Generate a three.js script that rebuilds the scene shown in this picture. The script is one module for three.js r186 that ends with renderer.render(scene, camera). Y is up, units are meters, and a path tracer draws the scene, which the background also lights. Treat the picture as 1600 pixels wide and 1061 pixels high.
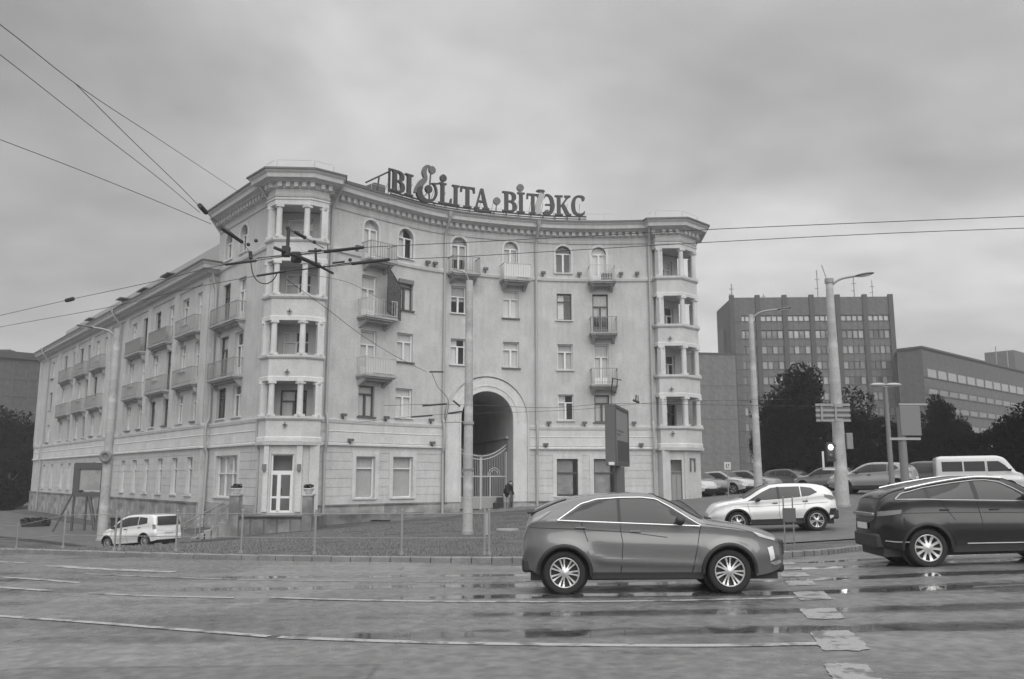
import * as THREE from 'three';
import { mergeGeometries, mergeVertices, toCreasedNormals } from 'three/addons/utils/BufferGeometryUtils.js';
import { RoundedBoxGeometry } from 'three/addons/geometries/RoundedBoxGeometry.js';
import { MarchingCubes } from 'three/addons/objects/MarchingCubes.js';
import { FontLoader } from 'three/addons/loaders/FontLoader.js';

// ------------------------------------------------------------------ camera, sky, sun, exposure
const FOCAL = 1330, PITCH = Math.atan(214.5 / FOCAL), EYE = 2.0;
const scene = new THREE.Scene();
const camera = new THREE.PerspectiveCamera(2 * Math.atan(530.5 / FOCAL) * 180 / Math.PI, 1024 / 679, 0.1, 3000);
camera.position.set(0, EYE, 0);
camera.rotation.x = PITCH;
const renderer = new THREE.WebGLRenderer({ antialias: true });
renderer.toneMapping = THREE.LinearToneMapping;
renderer.toneMappingExposure = 1.16;
renderer.shadowMap.enabled = true;

function rng(seed) { let a = seed >>> 0; return () => { a = (a + 0x6D2B79F5) | 0; let t = Math.imul(a ^ (a >>> 15), 1 | a); t = (t + Math.imul(t ^ (t >>> 7), 61 | t)) ^ t; return ((t ^ (t >>> 14)) >>> 0) / 4294967296; }; }
const clamp = (x, a = 0, b = 1) => Math.min(b, Math.max(a, x)), mix = (a, b, t) => a + (b - a) * t;
const smooth = (a, b, x) => { const t = clamp((x - a) / (b - a)); return t * t * (3 - 2 * t); };
const hash2 = (x, y, s = 0) => { let h = Math.imul(x | 0, 374761393) ^ Math.imul(y | 0, 668265263) ^ Math.imul(s | 0, 2147483647); h = Math.imul(h ^ (h >>> 13), 1274126177); return ((h ^ (h >>> 16)) >>> 0) / 4294967296; };
function vnoise(x, y, s = 0, per = 0) {
  if (!per) { const ix = Math.floor(x), iy = Math.floor(y), fx = x - ix, fy = y - iy, u = fx * fx * (3 - 2 * fx), v = fy * fy * (3 - 2 * fy), a = hash2(ix, iy, s), b = hash2(ix + 1, iy, s), c = hash2(ix, iy + 1, s), d = hash2(ix + 1, iy + 1, s); return a + (b - a) * u + (c - a + (d - c - b + a) * u) * v; }
  const ix = Math.floor(x), iy = Math.floor(y), fx = x - ix, fy = y - iy, u = fx * fx * (3 - 2 * fx), v = fy * fy * (3 - 2 * fy);
  const w = (k) => per ? ((k % per) + per) % per : k;
  return mix(mix(hash2(w(ix), w(iy), s), hash2(w(ix + 1), w(iy), s), u), mix(hash2(w(ix), w(iy + 1), s), hash2(w(ix + 1), w(iy + 1), s), u), v);
}
function fbm(x, y, oct, s = 0, per = 0) { let a = 0.5, t = 0, n = 0; for (let i = 0; i < oct; i++) { t += a * vnoise(x, y, s + i * 17, per); n += a; a *= 0.5; x *= 2; y *= 2; if (per) per *= 2; } return t / n; }

const MASSES = [[1080, 235, 170, -0.11], [1190, 180, 120, -0.07], [440, 30, 100, -0.13], [60, 180, 270, -0.13], [1570, 40, 260, -0.1], [20, 10, 200, -0.14], [1140, 480, 170, 0.12], [760, 70, 220, 0.06], [200, 330, 150, 0.06], [130, 440, 160, -0.07], [1500, 330, 200, 0.06]].map(([px, py, r, a]) => { const b = (px - 800) / FOCAL, c = -(py - 530.5) / FOCAL, y = c * Math.cos(PITCH) + Math.sin(PITCH), z = c * Math.sin(PITCH) - Math.cos(PITCH), l = Math.hypot(b, y, z); return [b / l, y / l, z / l, (r / FOCAL) ** 2, a]; });
{ // overcast sky, computed: a rather even cloud layer with soft darker bellies
  const W = 1536, H = 768, d = new Float32Array(W * H * 4);
  for (let j = 0; j < H; j++) {
    const el = ((j + 0.5) / H - 0.5) * Math.PI, y = Math.sin(el), c = Math.cos(el);
    for (let i = 0; i < W; i++) {
      const az = ((i + 0.5) / W - 0.5) * 2 * Math.PI, x = Math.cos(az) * c, z = Math.sin(az) * c;
      let v;
      if (y < 0) v = 0.2;
      else {
        const k = 1 / (y + 0.16), px = x * k, pz = z * k;
        const wx = fbm(px * 0.8 + 7, pz * 0.8, 3, 5) - 0.5, wz = fbm(px * 0.8, pz * 0.8 + 9, 3, 8) - 0.5;
        const big = fbm(px * 0.55 + wx * 1.6 + 3.1, pz * 0.75 + wz * 1.6 + 1.7, 5, 21), fine = fbm(px * 4.2 + wx * 4, pz * 5.5 + wz * 4, 5, 40);
        v = 0.47 * (0.78 + 0.44 * smooth(0.3, 0.7, big)) * (0.78 + 0.44 * fine) * (0.93 + 0.14 * fbm(px * 13 + wx * 5, pz * 16, 4, 60)); v = mix(v, 0.47, 0.22);
        v *= 1 + 2.0 * smooth(0.44, 0.98, y);             // the cloud layer thins towards the zenith, as overcast skies do
        v = mix(v, 0.56 * (0.92 + 0.16 * fine), smooth(0.22, 0.02, y) * 0.7);
      }
      if (z < 0 && y > 0) { let k = 0; const ax = x + 0.22 * (fbm(x * 6 + 3, y * 6 + z, 4, 91) - 0.5), ay = y + 0.16 * (fbm(x * 6 + 8, y * 7 + 2, 4, 92) - 0.5); for (const m of MASSES) k += m[4] * Math.exp(-((ax - m[0]) ** 2 + (ay - m[1]) ** 2 * 1.6 + (z - m[2]) ** 2 * 0.5) / m[3]); v *= 1 + k; }
      const o = (j * W + i) * 4; d[o] = d[o + 1] = d[o + 2] = v; d[o + 3] = 1;
    }
  }
  const t = new THREE.DataTexture(d, W, H, THREE.RGBAFormat, THREE.FloatType);
  t.mapping = THREE.EquirectangularReflectionMapping; t.magFilter = THREE.LinearFilter; t.needsUpdate = true;
  scene.background = t; scene.environment = t;
}
const sun = new THREE.DirectionalLight(new THREE.Color(1, 0.995, 0.985), 1.4);
sun.position.set(25, 70, 55); sun.target.position.set(0, 0, -40); sun.castShadow = true; sun.shadow.radius = 100;
Object.assign(sun.shadow.camera, { left: -90, right: 90, top: 90, bottom: -90, near: 1, far: 260 }); sun.shadow.mapSize.set(4096, 4096);
scene.add(sun, sun.target);
scene.fog = new THREE.FogExp2(new THREE.Color(0.8, 0.8, 0.8), 0.0008);

// ------------------------------------------------------------------ helpers
const V3 = (x, y, z) => new THREE.Vector3(x, y, z);
function rayOf(px, py) { const a = (px - 800) / FOCAL, b = -(py - 530.5) / FOCAL, c = Math.cos(PITCH), s = Math.sin(PITCH); return V3(a, b * c + s, b * s - c); }
function atPlane(px, py, y) { const d = rayOf(px, py), t = (y - EYE) / d.y; return V3(t * d.x, y, t * d.z); }
function atDepth(px, py, depth) { const d = rayOf(px, py), t = depth / -d.z; return V3(t * d.x, EYE + t * d.y, -depth); }
const used = {};
function numbered(name) { const n = used[name] ?? 0; used[name] = n + 1; return n ? name + '_' + String(n).padStart(3, '0') : name; }
const shade = (v) => new THREE.Color().setRGB(v, v, v);
const mat = (v, roughness = 0.85, o = {}) => new THREE.MeshStandardMaterial({ color: shade(v), roughness, ...o });
function tex(size, per, fn, o = {}) {
  const d = new Uint8Array(size * size * 4);
  for (let j = 0; j < size; j++) for (let i = 0; i < size; i++) { const v = clamp(fn(i / size * per, j / size * per, per)) * 255, k = (j * size + i) * 4; d[k] = d[k + 1] = d[k + 2] = v; d[k + 3] = 255; }
  const t = new THREE.DataTexture(d, size, size); t.wrapS = t.wrapT = THREE.RepeatWrapping; t.magFilter = THREE.LinearFilter; t.minFilter = THREE.LinearMipmapLinearFilter; t.generateMipmaps = true;
  if (o.srgb !== false) t.colorSpace = THREE.SRGBColorSpace;
  if (o.repeat) t.repeat.set(o.repeat, o.repeat);
  t.needsUpdate = true; return t;
}
function uvBox(g) { // uv in metres from the face's main direction
  const p = g.attributes.position, n = g.attributes.normal, uv = new Float32Array(p.count * 2);
  for (let i = 0; i < p.count; i++) {
    const ax = Math.abs(n.getX(i)), ay = Math.abs(n.getY(i)), az = Math.abs(n.getZ(i)), x = p.getX(i), y = p.getY(i), z = p.getZ(i);
    if (ay > ax && ay > az) { uv[2 * i] = x; uv[2 * i + 1] = z; } else { uv[2 * i] = ax > az ? z : x; uv[2 * i + 1] = y; }
  }
  g.setAttribute('uv', new THREE.BufferAttribute(uv, 2)); return g;
}
function clean(g) { g = g.index ? g.toNonIndexed() : g; if (!g.attributes.normal) g.computeVertexNormals(); for (const k of Object.keys(g.attributes)) if (k !== 'position' && k !== 'normal') g.deleteAttribute(k); return g; }
function merged(geos) { return uvBox(mergeGeometries(geos.map(clean))); }
function mesh(name, geos, m, parent) {
  geos = Array.isArray(geos) ? geos : [geos];
  const g = geos.length === 1 && geos[0].userData.keep ? geos[0] : merged(geos);
  const o = new THREE.Mesh(g, m); o.castShadow = o.receiveShadow = true;
  if (parent) { o.name = name; parent.add(o); } else { o.name = numbered(name); scene.add(o); }
  return o;
}
function tag(o, label, category, group, kind) { if (label) o.userData.label = label; if (category) o.userData.category = category; if (group) o.userData.group = group; if (kind) o.userData.kind = kind; return o; }
function thing(name, label, category, pos = [0, 0, 0], turn = 0, group) { const o = new THREE.Group(); o.name = numbered(name); o.position.set(...pos); o.rotation.y = turn; scene.add(o); return tag(o, label, category, group); }
function copyOf(o, pos, turn, label, group) { const c = o.clone(); c.userData = { ...o.userData }; c.name = numbered(o.name.replace(/_\d{3}$/, '')); c.position.set(...pos); c.rotation.y = turn; if (label) c.userData.label = label; if (group) c.userData.group = group; scene.add(c); return c; }
const box = (x0, x1, y0, y1, z0, z1) => new THREE.BoxGeometry(x1 - x0, y1 - y0, z1 - z0).translate((x0 + x1) / 2, (y0 + y1) / 2, (z0 + z1) / 2);
const rbox = (x0, x1, y0, y1, z0, z1, r = 0.02) => new RoundedBoxGeometry(x1 - x0, y1 - y0, z1 - z0, 2, r).translate((x0 + x1) / 2, (y0 + y1) / 2, (z0 + z1) / 2);
function bar(a, b, r, seg = 6, r2 = r) { // a round bar from a to b
  const d = b.clone().sub(a), L = d.length();
  return new THREE.CylinderGeometry(r2, r, L, seg, 1).applyQuaternion(new THREE.Quaternion().setFromUnitVectors(V3(0, 1, 0), d.normalize())).translate((a.x + b.x) / 2, (a.y + b.y) / 2, (a.z + b.z) / 2);
}
function tube(points, r, seg = 5, n = 0) { return new THREE.TubeGeometry(new THREE.CatmullRomCurve3(points), n || Math.max(2, (points.length - 1) * 4), r, seg); }
function faces(tris) { const p = new Float32Array(tris.length * 3); tris.forEach((v, i) => { p[3 * i] = v.x; p[3 * i + 1] = v.y; p[3 * i + 2] = v.z; }); const g = new THREE.BufferGeometry(); g.setAttribute('position', new THREE.BufferAttribute(p, 3)); g.computeVertexNormals(); return g; }
function grid(nu, nv, f, crease = 0) { // smooth sheet f(u, v)
  const p = [], ix = [];
  for (let j = 0; j <= nv; j++) for (let i = 0; i <= nu; i++) { const v = f(i / nu, j / nv); p.push(v.x, v.y, v.z); }
  for (let j = 0; j < nv; j++) for (let i = 0; i < nu; i++) { const a = j * (nu + 1) + i; ix.push(a, a + 1, a + nu + 2, a, a + nu + 2, a + nu + 1); }
  const g = new THREE.BufferGeometry(); g.setAttribute('position', new THREE.Float32BufferAttribute(p, 3)); g.setIndex(ix); g.computeVertexNormals();
  return crease ? toCreasedNormals(g, crease) : g;
}
function prism(poly, y0, y1) { // poly: [x, z] corners
  const pts = poly.map(([x, z]) => new THREE.Vector2(x, -z)); if (THREE.ShapeUtils.area(pts) < 0) pts.reverse();
  return new THREE.ExtrudeGeometry(new THREE.Shape(pts), { depth: y1 - y0, bevelEnabled: false }).rotateX(-Math.PI / 2).translate(0, y0, 0);
}

// ------------------------------------------------------------------ terrain
const CTRL = [[-12, -4, 0.0], [0, -4, 0.06], [14, -4, 0.25], [-30, -8, -0.3], [30, -8, 0.7], [-11, -14, -0.05], [1, -14.3, 0.12], [4.2, -14.3, 0.14], [8.4, -17, 0.28], [12, -17, 0.38], [25, -18, 0.7],
  [-7, -22, -0.11], [0, -21.4, -0.08], [7, -21.5, 0.05], [9.2, -22.3, 0.17], [-13.3, -26, -0.3], [-16.3, -28, -0.4], [-20, -20, -0.3], [-40, -30, -0.9], [0, 12, 0], [-30, 12, -0.2], [30, 12, 0.5],
  [9.8, -29, 0.03], [-1.55, -31, -0.12], [-10.2, -40, -0.62], [-9.9, -44, -0.55], [-5.5, -47, -0.33], [-1.5, -50.5, -0.05], [5, -51.5, 0.33], [10.5, -51, 0.55], [-14, -43, -0.8], [-20.5, -49, -1.1], [-30, -62, -1.45], [-45, -82, -1.4], [-60, -110, -1.8],
  [-17, -39, -1.36], [14.5, -38, 0.62], [13.5, -48, 0.9], [25, -60, 1.0], [40, -90, 1.5], [70, -120, 1.8], [0, -120, 0.4], [-100, -60, -2], [100, -50, 1.6], [-120, -140, -2.5], [120, -160, 2]];
const gyRaw = (() => {
  const n = CTRL.length, N = n + 3, A = [], phi = (r2) => r2 > 1e-9 ? 0.5 * r2 * Math.log(r2) : 0;
  for (let i = 0; i < N; i++) {
    const r = new Float64Array(N + 1);
    if (i < n) { for (let j = 0; j < n; j++) r[j] = phi((CTRL[i][0] - CTRL[j][0]) ** 2 + (CTRL[i][1] - CTRL[j][1]) ** 2) + (i === j ? 4 : 0); r[n] = 1; r[n + 1] = CTRL[i][0]; r[n + 2] = CTRL[i][1]; r[N] = CTRL[i][2]; }
    else for (let j = 0; j < n; j++) r[j] = i === n ? 1 : CTRL[j][i - n - 1];
    A.push(r);
  }
  for (let c = 0; c < N; c++) {
    let p = c; for (let i = c + 1; i < N; i++) if (Math.abs(A[i][c]) > Math.abs(A[p][c])) p = i;
    [A[c], A[p]] = [A[p], A[c]];
    for (let i = 0; i < N; i++) if (i !== c) { const f = A[i][c] / A[c][c]; if (f) for (let j = c; j <= N; j++) A[i][j] -= f * A[c][j]; }
  }
  const w = A.map((r, i) => r[N] / r[i]);
  return (x, z) => { let s = w[n] + w[n + 1] * x + w[n + 2] * z; for (let j = 0; j < n; j++) s += w[j] * phi((x - CTRL[j][0]) ** 2 + (z - CTRL[j][1]) ** 2); return s; };
})();
function gy(x, z) { const cx = clamp(x, -110, 110), cz = clamp(z, -150, 12); return clamp(gyRaw(cx, cz), -3, 3); }
function gp(px, py, lift = 0) { let y = 0; for (let k = 0; k < 30; k++) { const p = atPlane(px, py, y + lift); y = mix(y, gy(p.x, p.z), 0.6); } const p = atPlane(px, py, y + lift); return V3(p.x, gy(p.x, p.z), p.z); }

// ------------------------------------------------------------------ surface textures
const T = {
  plaster: tex(1024, 8, (x, y, p) => 0.88 - 0.035 * smooth(0.52, 0.74, fbm(x * 9, y, 1, 33, 0) * 0 + vnoise(x * 9, 0.5, 34, p * 9) * 0.6 + 0.4 * vnoise(x * 22, 1.5, 35, p * 22)) * smooth(0.42, 0.68, fbm(x * 1, y * 1, 4, 36, p)) + 0.06 * (fbm(x, y, 6, 3, p) - 0.5) + 0.10 * (fbm(x * 16, y * 16, 3, 9, p * 16) - 0.5) + 0.03 * (smooth(0.5, 0.78, fbm(x, y, 5, 31, p)) - 0.3) + 0.06 * (fbm(x * 3, y * 0.5 * 2, 3, 55, p) - 0.5), { repeat: 1 / 5.3 }),
  bump: tex(512, 32, (x, y, p) => fbm(x, y, 4, 77, p), { srgb: false, repeat: 1 / 1.3 }),
  concrete: tex(512, 6, (x, y, p) => 0.8 + 0.28 * (fbm(x, y, 6, 12, p) - 0.5) + 0.14 * (fbm(x * 16, y * 16, 2, 19, p * 16) - 0.5), { repeat: 1 / 2.7 }),
  stone: tex(1024, 8, (x, y, p) => 0.78 + 0.5 * (fbm(x, y, 6, 92, p) - 0.5) + 0.12 * (fbm(x * 20, y * 20, 2, 93, p * 20) - 0.5), { repeat: 1 / 4.1 }),
  grass: tex(1024, 10, (x, y, p) => 0.66 + 0.45 * (fbm(x, y, 6, 61, p) - 0.5) + 0.55 * (fbm(x * 24, y * 24, 2, 66, p * 24) - 0.5), { repeat: 1 / 7.3 }),
  asphalt: tex(1024, 16, (x, y, p) => 0.74 + 0.3 * (fbm(x, y, 5, 81, p) - 0.5) + 0.32 * (fbm(x * 16, y * 16, 2, 83, p * 16) - 0.5), { repeat: 1 / 4.7 }),
  worn: tex(512, 12, (x, y, p) => 0.95 - 0.3 * smooth(0.52, 0.7, fbm(x, y, 5, 95, p)) - 0.25 * (fbm(x * 20, y * 20, 2, 96, p * 20) - 0.3), { repeat: 1 / 2.3 }),
  leafy: tex(256, 16, (x, y, p) => 0.6 + 0.7 * (fbm(x, y, 3, 71, p) - 0.5), { repeat: 1 / 0.9 }),
};
const M = {
  wall: mat(0.72, 0.92, { map: T.plaster, bumpMap: T.bump, bumpScale: 0.006 }), wallLow: mat(0.77, 0.9, { map: T.plaster, bumpMap: T.bump, bumpScale: 0.006 }),
  trim: mat(0.84, 0.88, { map: T.plaster, bumpMap: T.bump, bumpScale: 0.004 }), cornice: mat(0.72, 0.9, { map: T.plaster }), soffit: mat(0.66, 0.9, { map: T.plaster }),
  plinth: mat(0.58, 0.8, { map: T.stone, bumpMap: T.bump, bumpScale: 0.008 }), plinthWet: mat(0.34, 0.65, { map: T.stone }),
  dark: mat(0.05, 0.7), iron: mat(0.045, 0.55, { metalness: 0.2 }), tin: mat(0.14, 0.5, { metalness: 0.3 }), pipe: mat(0.42, 0.6), inner: mat(0.42, 0.95),
  white: mat(0.78, 0.55), frameDark: mat(0.09, 0.5), slabUnder: mat(0.58, 0.9, { map: T.concrete }), slab: mat(0.6, 0.88, { map: T.concrete }),
  railing: mat(0.3, 0.6), railLight: mat(0.55, 0.7), concrete: mat(0.52, 0.88, { map: T.concrete, bumpMap: T.bump, bumpScale: 0.005 }), pole: mat(0.66, 0.85, { map: T.concrete }), lampMetal: mat(0.32, 0.55),
  cloth: [mat(0.8, 0.95), mat(0.66, 0.95), mat(0.5, 0.95), mat(0.72, 0.95)],
  glass: new THREE.MeshPhysicalMaterial({ color: shade(0.93), roughness: 0.04, transmission: 1, thickness: 0, ior: 1.5 }),
};

// ------------------------------------------------------------------ facade tools
function catmull(P, n) {
  const Q = [[2 * P[0][0] - P[1][0], 2 * P[0][1] - P[1][1]], ...P, [2 * P.at(-1)[0] - P.at(-2)[0], 2 * P.at(-1)[1] - P.at(-2)[1]]], out = [];
  for (let i = 1; i < Q.length - 2; i++) for (let k = 0; k < n; k++) {
    const t = k / n; out.push([0, 1].map((j) => { const a = Q[i - 1][j], b = Q[i][j], c = Q[i + 1][j], d = Q[i + 2][j]; return 0.5 * (2 * b + (c - a) * t + (2 * a - 5 * b + 4 * c - d) * t * t + (-a + 3 * b - 3 * c + d) * t * t * t); }));
  }
  out.push(P.at(-1)); return out;
}
function facade(P) { // P: plan polyline, left to right as seen from outside
  const cum = [0]; for (let i = 1; i < P.length; i++) cum.push(cum[i - 1] + Math.hypot(P[i][0] - P[i - 1][0], P[i][1] - P[i - 1][1]));
  const L = cum.at(-1);
  const seg = (s) => { let i = 0; while (i < P.length - 2 && cum[i + 1] < s) i++; return i; };
  const tang = (i) => { const a = P[Math.max(0, Math.min(i, P.length - 2))], b = P[Math.max(1, Math.min(i + 1, P.length - 1))], l = Math.hypot(b[0] - a[0], b[1] - a[1]); return [(b[0] - a[0]) / l, (b[1] - a[1]) / l]; };
  const frame = (s) => {
    const i = seg(s), u = (s - cum[i]) / (cum[i + 1] - cum[i]), a = P[i], b = P[i + 1], t0 = tang(i);
    let t = t0; // bend the normal smoothly along the curve
    if (P.length > 4) { const c = u - 0.5, o = tang(c < 0 ? i - 1 : i + 1), w = Math.abs(c); t = [mix(t0[0], o[0], w), mix(t0[1], o[1], w)]; const l = Math.hypot(...t); t = [t[0] / l, t[1] / l]; }
    return { x: a[0] + (b[0] - a[0]) * u, z: a[1] + (b[1] - a[1]) * u, t, n: [-t[1], t[0]] };
  };
  const F = { P, L, frame, at(s, h, d = 0) { const f = frame(s); return V3(f.x + f.n[0] * d, h, f.z + f.n[1] * d); }, turn(s) { const f = frame(s); return Math.atan2(-f.t[1], f.t[0]); } };
  F.curved = P.length > 4;
  F.box = (s0, s1, h0, h1, d0, d1) => {
    const n = F.curved ? Math.max(1, Math.ceil((s1 - s0) / 0.9)) : 1, g = new THREE.BoxGeometry(1, 1, 1, n, 1, 1).toNonIndexed(), p = g.attributes.position;
    for (let i = 0; i < p.count; i++) { const v = F.at(mix(s0, s1, p.getX(i) + 0.5), mix(h0, h1, p.getY(i) + 0.5), mix(d0, d1, p.getZ(i) + 0.5)); p.setXYZ(i, v.x, v.y, v.z); }
    g.computeVertexNormals(); return g;
  };
  // a flat outline in (s, h) given depth, d0 back to d1 front
  F.shape = (shape, d0, d1) => {
    const g = new THREE.ExtrudeGeometry(shape, { depth: d1 - d0, bevelEnabled: false, curveSegments: 16 }), p = g.attributes.position;
    for (let i = 0; i < p.count; i++) { const v = F.at(p.getX(i), p.getY(i), d0 + p.getZ(i)); p.setXYZ(i, v.x, v.y, v.z); }
    g.computeVertexNormals(); return g;
  };
  return F;
}
function wallCells(F, s0, s1, h0, h1, holes, d0 = -0.32, d1 = 0, course = 0) {
  const cuts = [...new Set([s0, s1, ...holes.flatMap((o) => [o.s0, o.s1])].filter((s) => s >= s0 && s <= s1))].sort((a, b) => a - b), out = [];
  const run = (a, b, y0, y1) => {
    if (y1 - y0 < 1e-3) return;
    if (!course) { out.push(F.box(a, b, y0, y1, d0, d1)); return; }
    out.push(F.box(a, b, y0, y1, d0, d1 - 0.03));
    for (let k = Math.floor((y0 - h0) / course); h0 + k * course < y1; k++) { const a0 = Math.max(y0, h0 + k * course + 0.022), a1 = Math.min(y1, h0 + (k + 1) * course); if (a1 - a0 > 0.04) out.push(F.box(a, b, a0, a1, d1 - 0.03, d1)); }
  };
  for (let i = 0; i < cuts.length - 1; i++) {
    const a = cuts[i], b = cuts[i + 1]; if (b - a < 1e-4) continue;
    const m = (a + b) / 2, hs = holes.filter((o) => o.s0 < m && o.s1 > m).sort((p, q) => p.h0 - q.h0);
    let y = h0; for (const o of hs) { run(a, b, y, Math.max(y, Math.min(h1, o.h0))); y = Math.max(y, Math.min(h1, o.h1)); } run(a, b, y, h1);
  }
  // arched heads: fill the two corners above the arc
  for (const o of holes) if (o.arch && o.h1 <= h1 && o.h1 > h0) {
    const r = (o.s1 - o.s0) / 2, c = (o.s0 + o.s1) / 2, y = o.h1 - r * (o.rise ?? 1);
    for (const sg of [-1, 1]) {
      const s = new THREE.Shape(); s.moveTo(c + sg * r, y);
      for (let k = 1; k <= 10; k++) { const a = k / 10 * Math.PI / 2; s.lineTo(c + sg * r * Math.cos(a), y + (o.h1 - y) * Math.sin(a)); }
      s.lineTo(c + sg * r, o.h1); s.closePath(); out.push(F.shape(s, d0, d1));
    }
  }
  return out;
}
function sweep(poly, prof) { // moulding: profile [out, height] swept along a plan polyline with mitred corners
  const n = poly.length, nr = []; for (let i = 0; i < n - 1; i++) { const dx = poly[i + 1][0] - poly[i][0], dz = poly[i + 1][1] - poly[i][1], l = Math.hypot(dx, dz); nr.push([-dz / l, dx / l]); }
  const mit = poly.map((_, i) => { const a = nr[Math.max(0, i - 1)], b = nr[Math.min(n - 2, i)], x = a[0] + b[0], z = a[1] + b[1], k = Math.max(0.35, (x * a[0] + z * a[1])); return [x / k, z / k]; });
  const P = (i, j) => V3(poly[i][0] + mit[i][0] * prof[j][0], prof[j][1], poly[i][1] + mit[i][1] * prof[j][0]), tri = [];
  for (let i = 0; i < n - 1; i++) for (let j = 0; j < prof.length - 1; j++) { const a = P(i, j), b = P(i + 1, j), c = P(i + 1, j + 1), d = P(i, j + 1); tri.push(a, b, c, a, c, d); }
  for (const e of [0, n - 1]) for (let j = 1; j < prof.length - 1; j++) tri.push(P(e, 0), P(e, j), P(e, j + 1));
  return faces(tri);
}
const rectProf = (d0, d1, h0, h1) => [[d0, h0], [d1, h0], [d1, h1], [d0, h1], [d0, h0]];

// ------------------------------------------------------------------ ground, road, paving
const KERB = [[-110, -66], [-60, -47], [-32, -35], [-22, -30.6], [-16.3, -28], [-13.3, -26], [-7, -22.6], [0, -21.4], [6.9, -21.5], [9.2, -22.3], [13, -23.6], [22, -27], [45, -37], [110, -62]];
const kerbLine = catmull(KERB, 14);
const kerbZ = (x) => { let i = 0; while (i < kerbLine.length - 2 && kerbLine[i + 1][0] < x) i++; const a = kerbLine[i], b = kerbLine[i + 1]; return mix(a[1], b[1], clamp((x - a[0]) / (b[0] - a[0]))); };
function sheet(name, poly, lift, m, cell, label, parent) { // flat-laid sheet over the terrain inside a convex-ish polygon of plan points, as strips between its two long edges
  const [A, B] = poly, n = cell;
  const at = (E, u) => { const k = u * (E.length - 1), i = Math.min(E.length - 2, Math.floor(k)), f = k - i; return [mix(E[i][0], E[i + 1][0], f), mix(E[i][1], E[i + 1][1], f)]; };
  const g = grid(n, Math.max(6, Math.round(n / 3)), (u, v) => { const a = at(A, u), b = at(B, u), x = mix(a[0], b[0], v), z = mix(a[1], b[1], v); return V3(x, gy(x, z) + lift, z); });
  const o = mesh(name, g.toNonIndexed(), m, parent); if (!parent) tag(o, label, 'ground', null, 'structure'); return o;
}
// wet carriageway: the wheel tracks hold a film of water, the rest is damp rough asphalt
const ROAD = { w: 64, x0: -32, z0: -34 };
const ruts = [-6.6, -8.2, -10.85, -12.3, -14.2, -15.9, -18.0, -19.5];
function wetness(x, z) {
  let w = 0; const wob = 0.22 * (fbm(x * 0.16 + 3, 2.5, 3, 201) - 0.5);
  const keep = x < -6 ? smooth(-30, -6, x) * 0.5 : 1;
  ruts.forEach((r, i) => { if (Math.abs(z - r) > 0.8) return; const k = r + wob + (i < 2 ? 0.1 : 0), half = 0.21 + 0.16 * (fbm(x * 0.12, i * 3.7, 3, 210) - 0.5), d = Math.abs(z - k) - half, p = Math.max(i === 2 || i === 3 ? 0.75 : 0, smooth(0.3, 0.48, fbm(x * 0.22 + i * 9, i * 5.1, 4, 220 + i))); w = Math.max(w, smooth(0.2, -0.1, d + 0.16 * (fbm(x * 1.5, z * 5, 3, 230) - 0.5)) * p * keep * (i < 2 ? 0.5 : 1)); });
  return Math.max(w, 0.55 * smooth(0.62, 0.74, fbm(x * 0.35, z * 0.9, 4, 240)));
}
function roadTex(fn, srgb) {
  const W = 2048, H = 1024, d = new Uint8Array(W * H * 4);
  for (let j = 0; j < H; j++) for (let i = 0; i < W; i++) { const v = clamp(fn(ROAD.x0 + i / W * ROAD.w, ROAD.z0 + j / H * 32)) * 255, k = (j * W + i) * 4; d[k] = d[k + 1] = d[k + 2] = v; d[k + 3] = 255; }
  const t = new THREE.DataTexture(d, W, H); t.wrapS = t.wrapT = THREE.MirroredRepeatWrapping; t.magFilter = THREE.LinearFilter; if (srgb) t.colorSpace = THREE.SRGBColorSpace;
  t.repeat.set(1 / ROAD.w, 1 / 32); t.offset.set(-ROAD.x0 / ROAD.w, -ROAD.z0 / 32); t.needsUpdate = true; return t;
}
const wetCache = new Map(), wet = (x, z) => { const k = Math.round((x + 40) * 100) * 8192 + Math.round((z + 40) * 100); let v = wetCache.get(k); if (v === undefined) wetCache.set(k, v = wetness(x, z)); return v; };
const roadRough = roadTex((x, z) => mix(0.37 + 0.26 * (fbm(x * 0.35, z * 0.7, 4, 251) - 0.5) + 0.3 * (fbm(x * 7, z * 7, 2, 252) - 0.5), 0.05, wet(x, z)), false);
const PATCH = [[-5.2, -1.4, -9.2, -7.4, 0.07], [3.6, 9.8, -8.6, -7.2, 0.05], [-13, -8.5, -18.8, -17.2, 0.06], [-2.5, 1.2, -20.4, -19.4, -0.05]]; // old trench repairs
const roadMap = roadTex((x, z) => 0.72 + 0.17 * (fbm(x * 0.3, z * 1.3, 5, 261) - 0.5) + 0.25 * (fbm(x * 9, z * 9, 2, 262) - 0.5) - 0.2 * wet(x, z) + 0.07 * smooth(0.57, 0.6, fbm(x * 0.22 + 5, z * 0.16, 3, 266)) - 0.2 * smooth(0.007, 0.002, Math.abs(fbm(x * 0.3 + 2, z * 0.45, 4, 271) - 0.5)) * smooth(0.45, 0.6, fbm(x * 0.1, z * 0.2 + 4, 2, 272)) - PATCH.reduce((q, [x0, x1, z0, z1, a]) => q + (x > x0 && x < x1 && z > z0 && z < z1 ? a : 0) + 1.6 * Math.abs(a) * (smooth(0.06, 0.02, Math.max(Math.abs(x - (x0 + x1) / 2) - (x1 - x0) / 2, Math.abs(z - (z0 + z1) / 2) - (z1 - z0) / 2)) - smooth(0, -0.04, Math.max(Math.abs(x - (x0 + x1) / 2) - (x1 - x0) / 2, Math.abs(z - (z0 + z1) / 2) - (z1 - z0) / 2))), 0), true);
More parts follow.
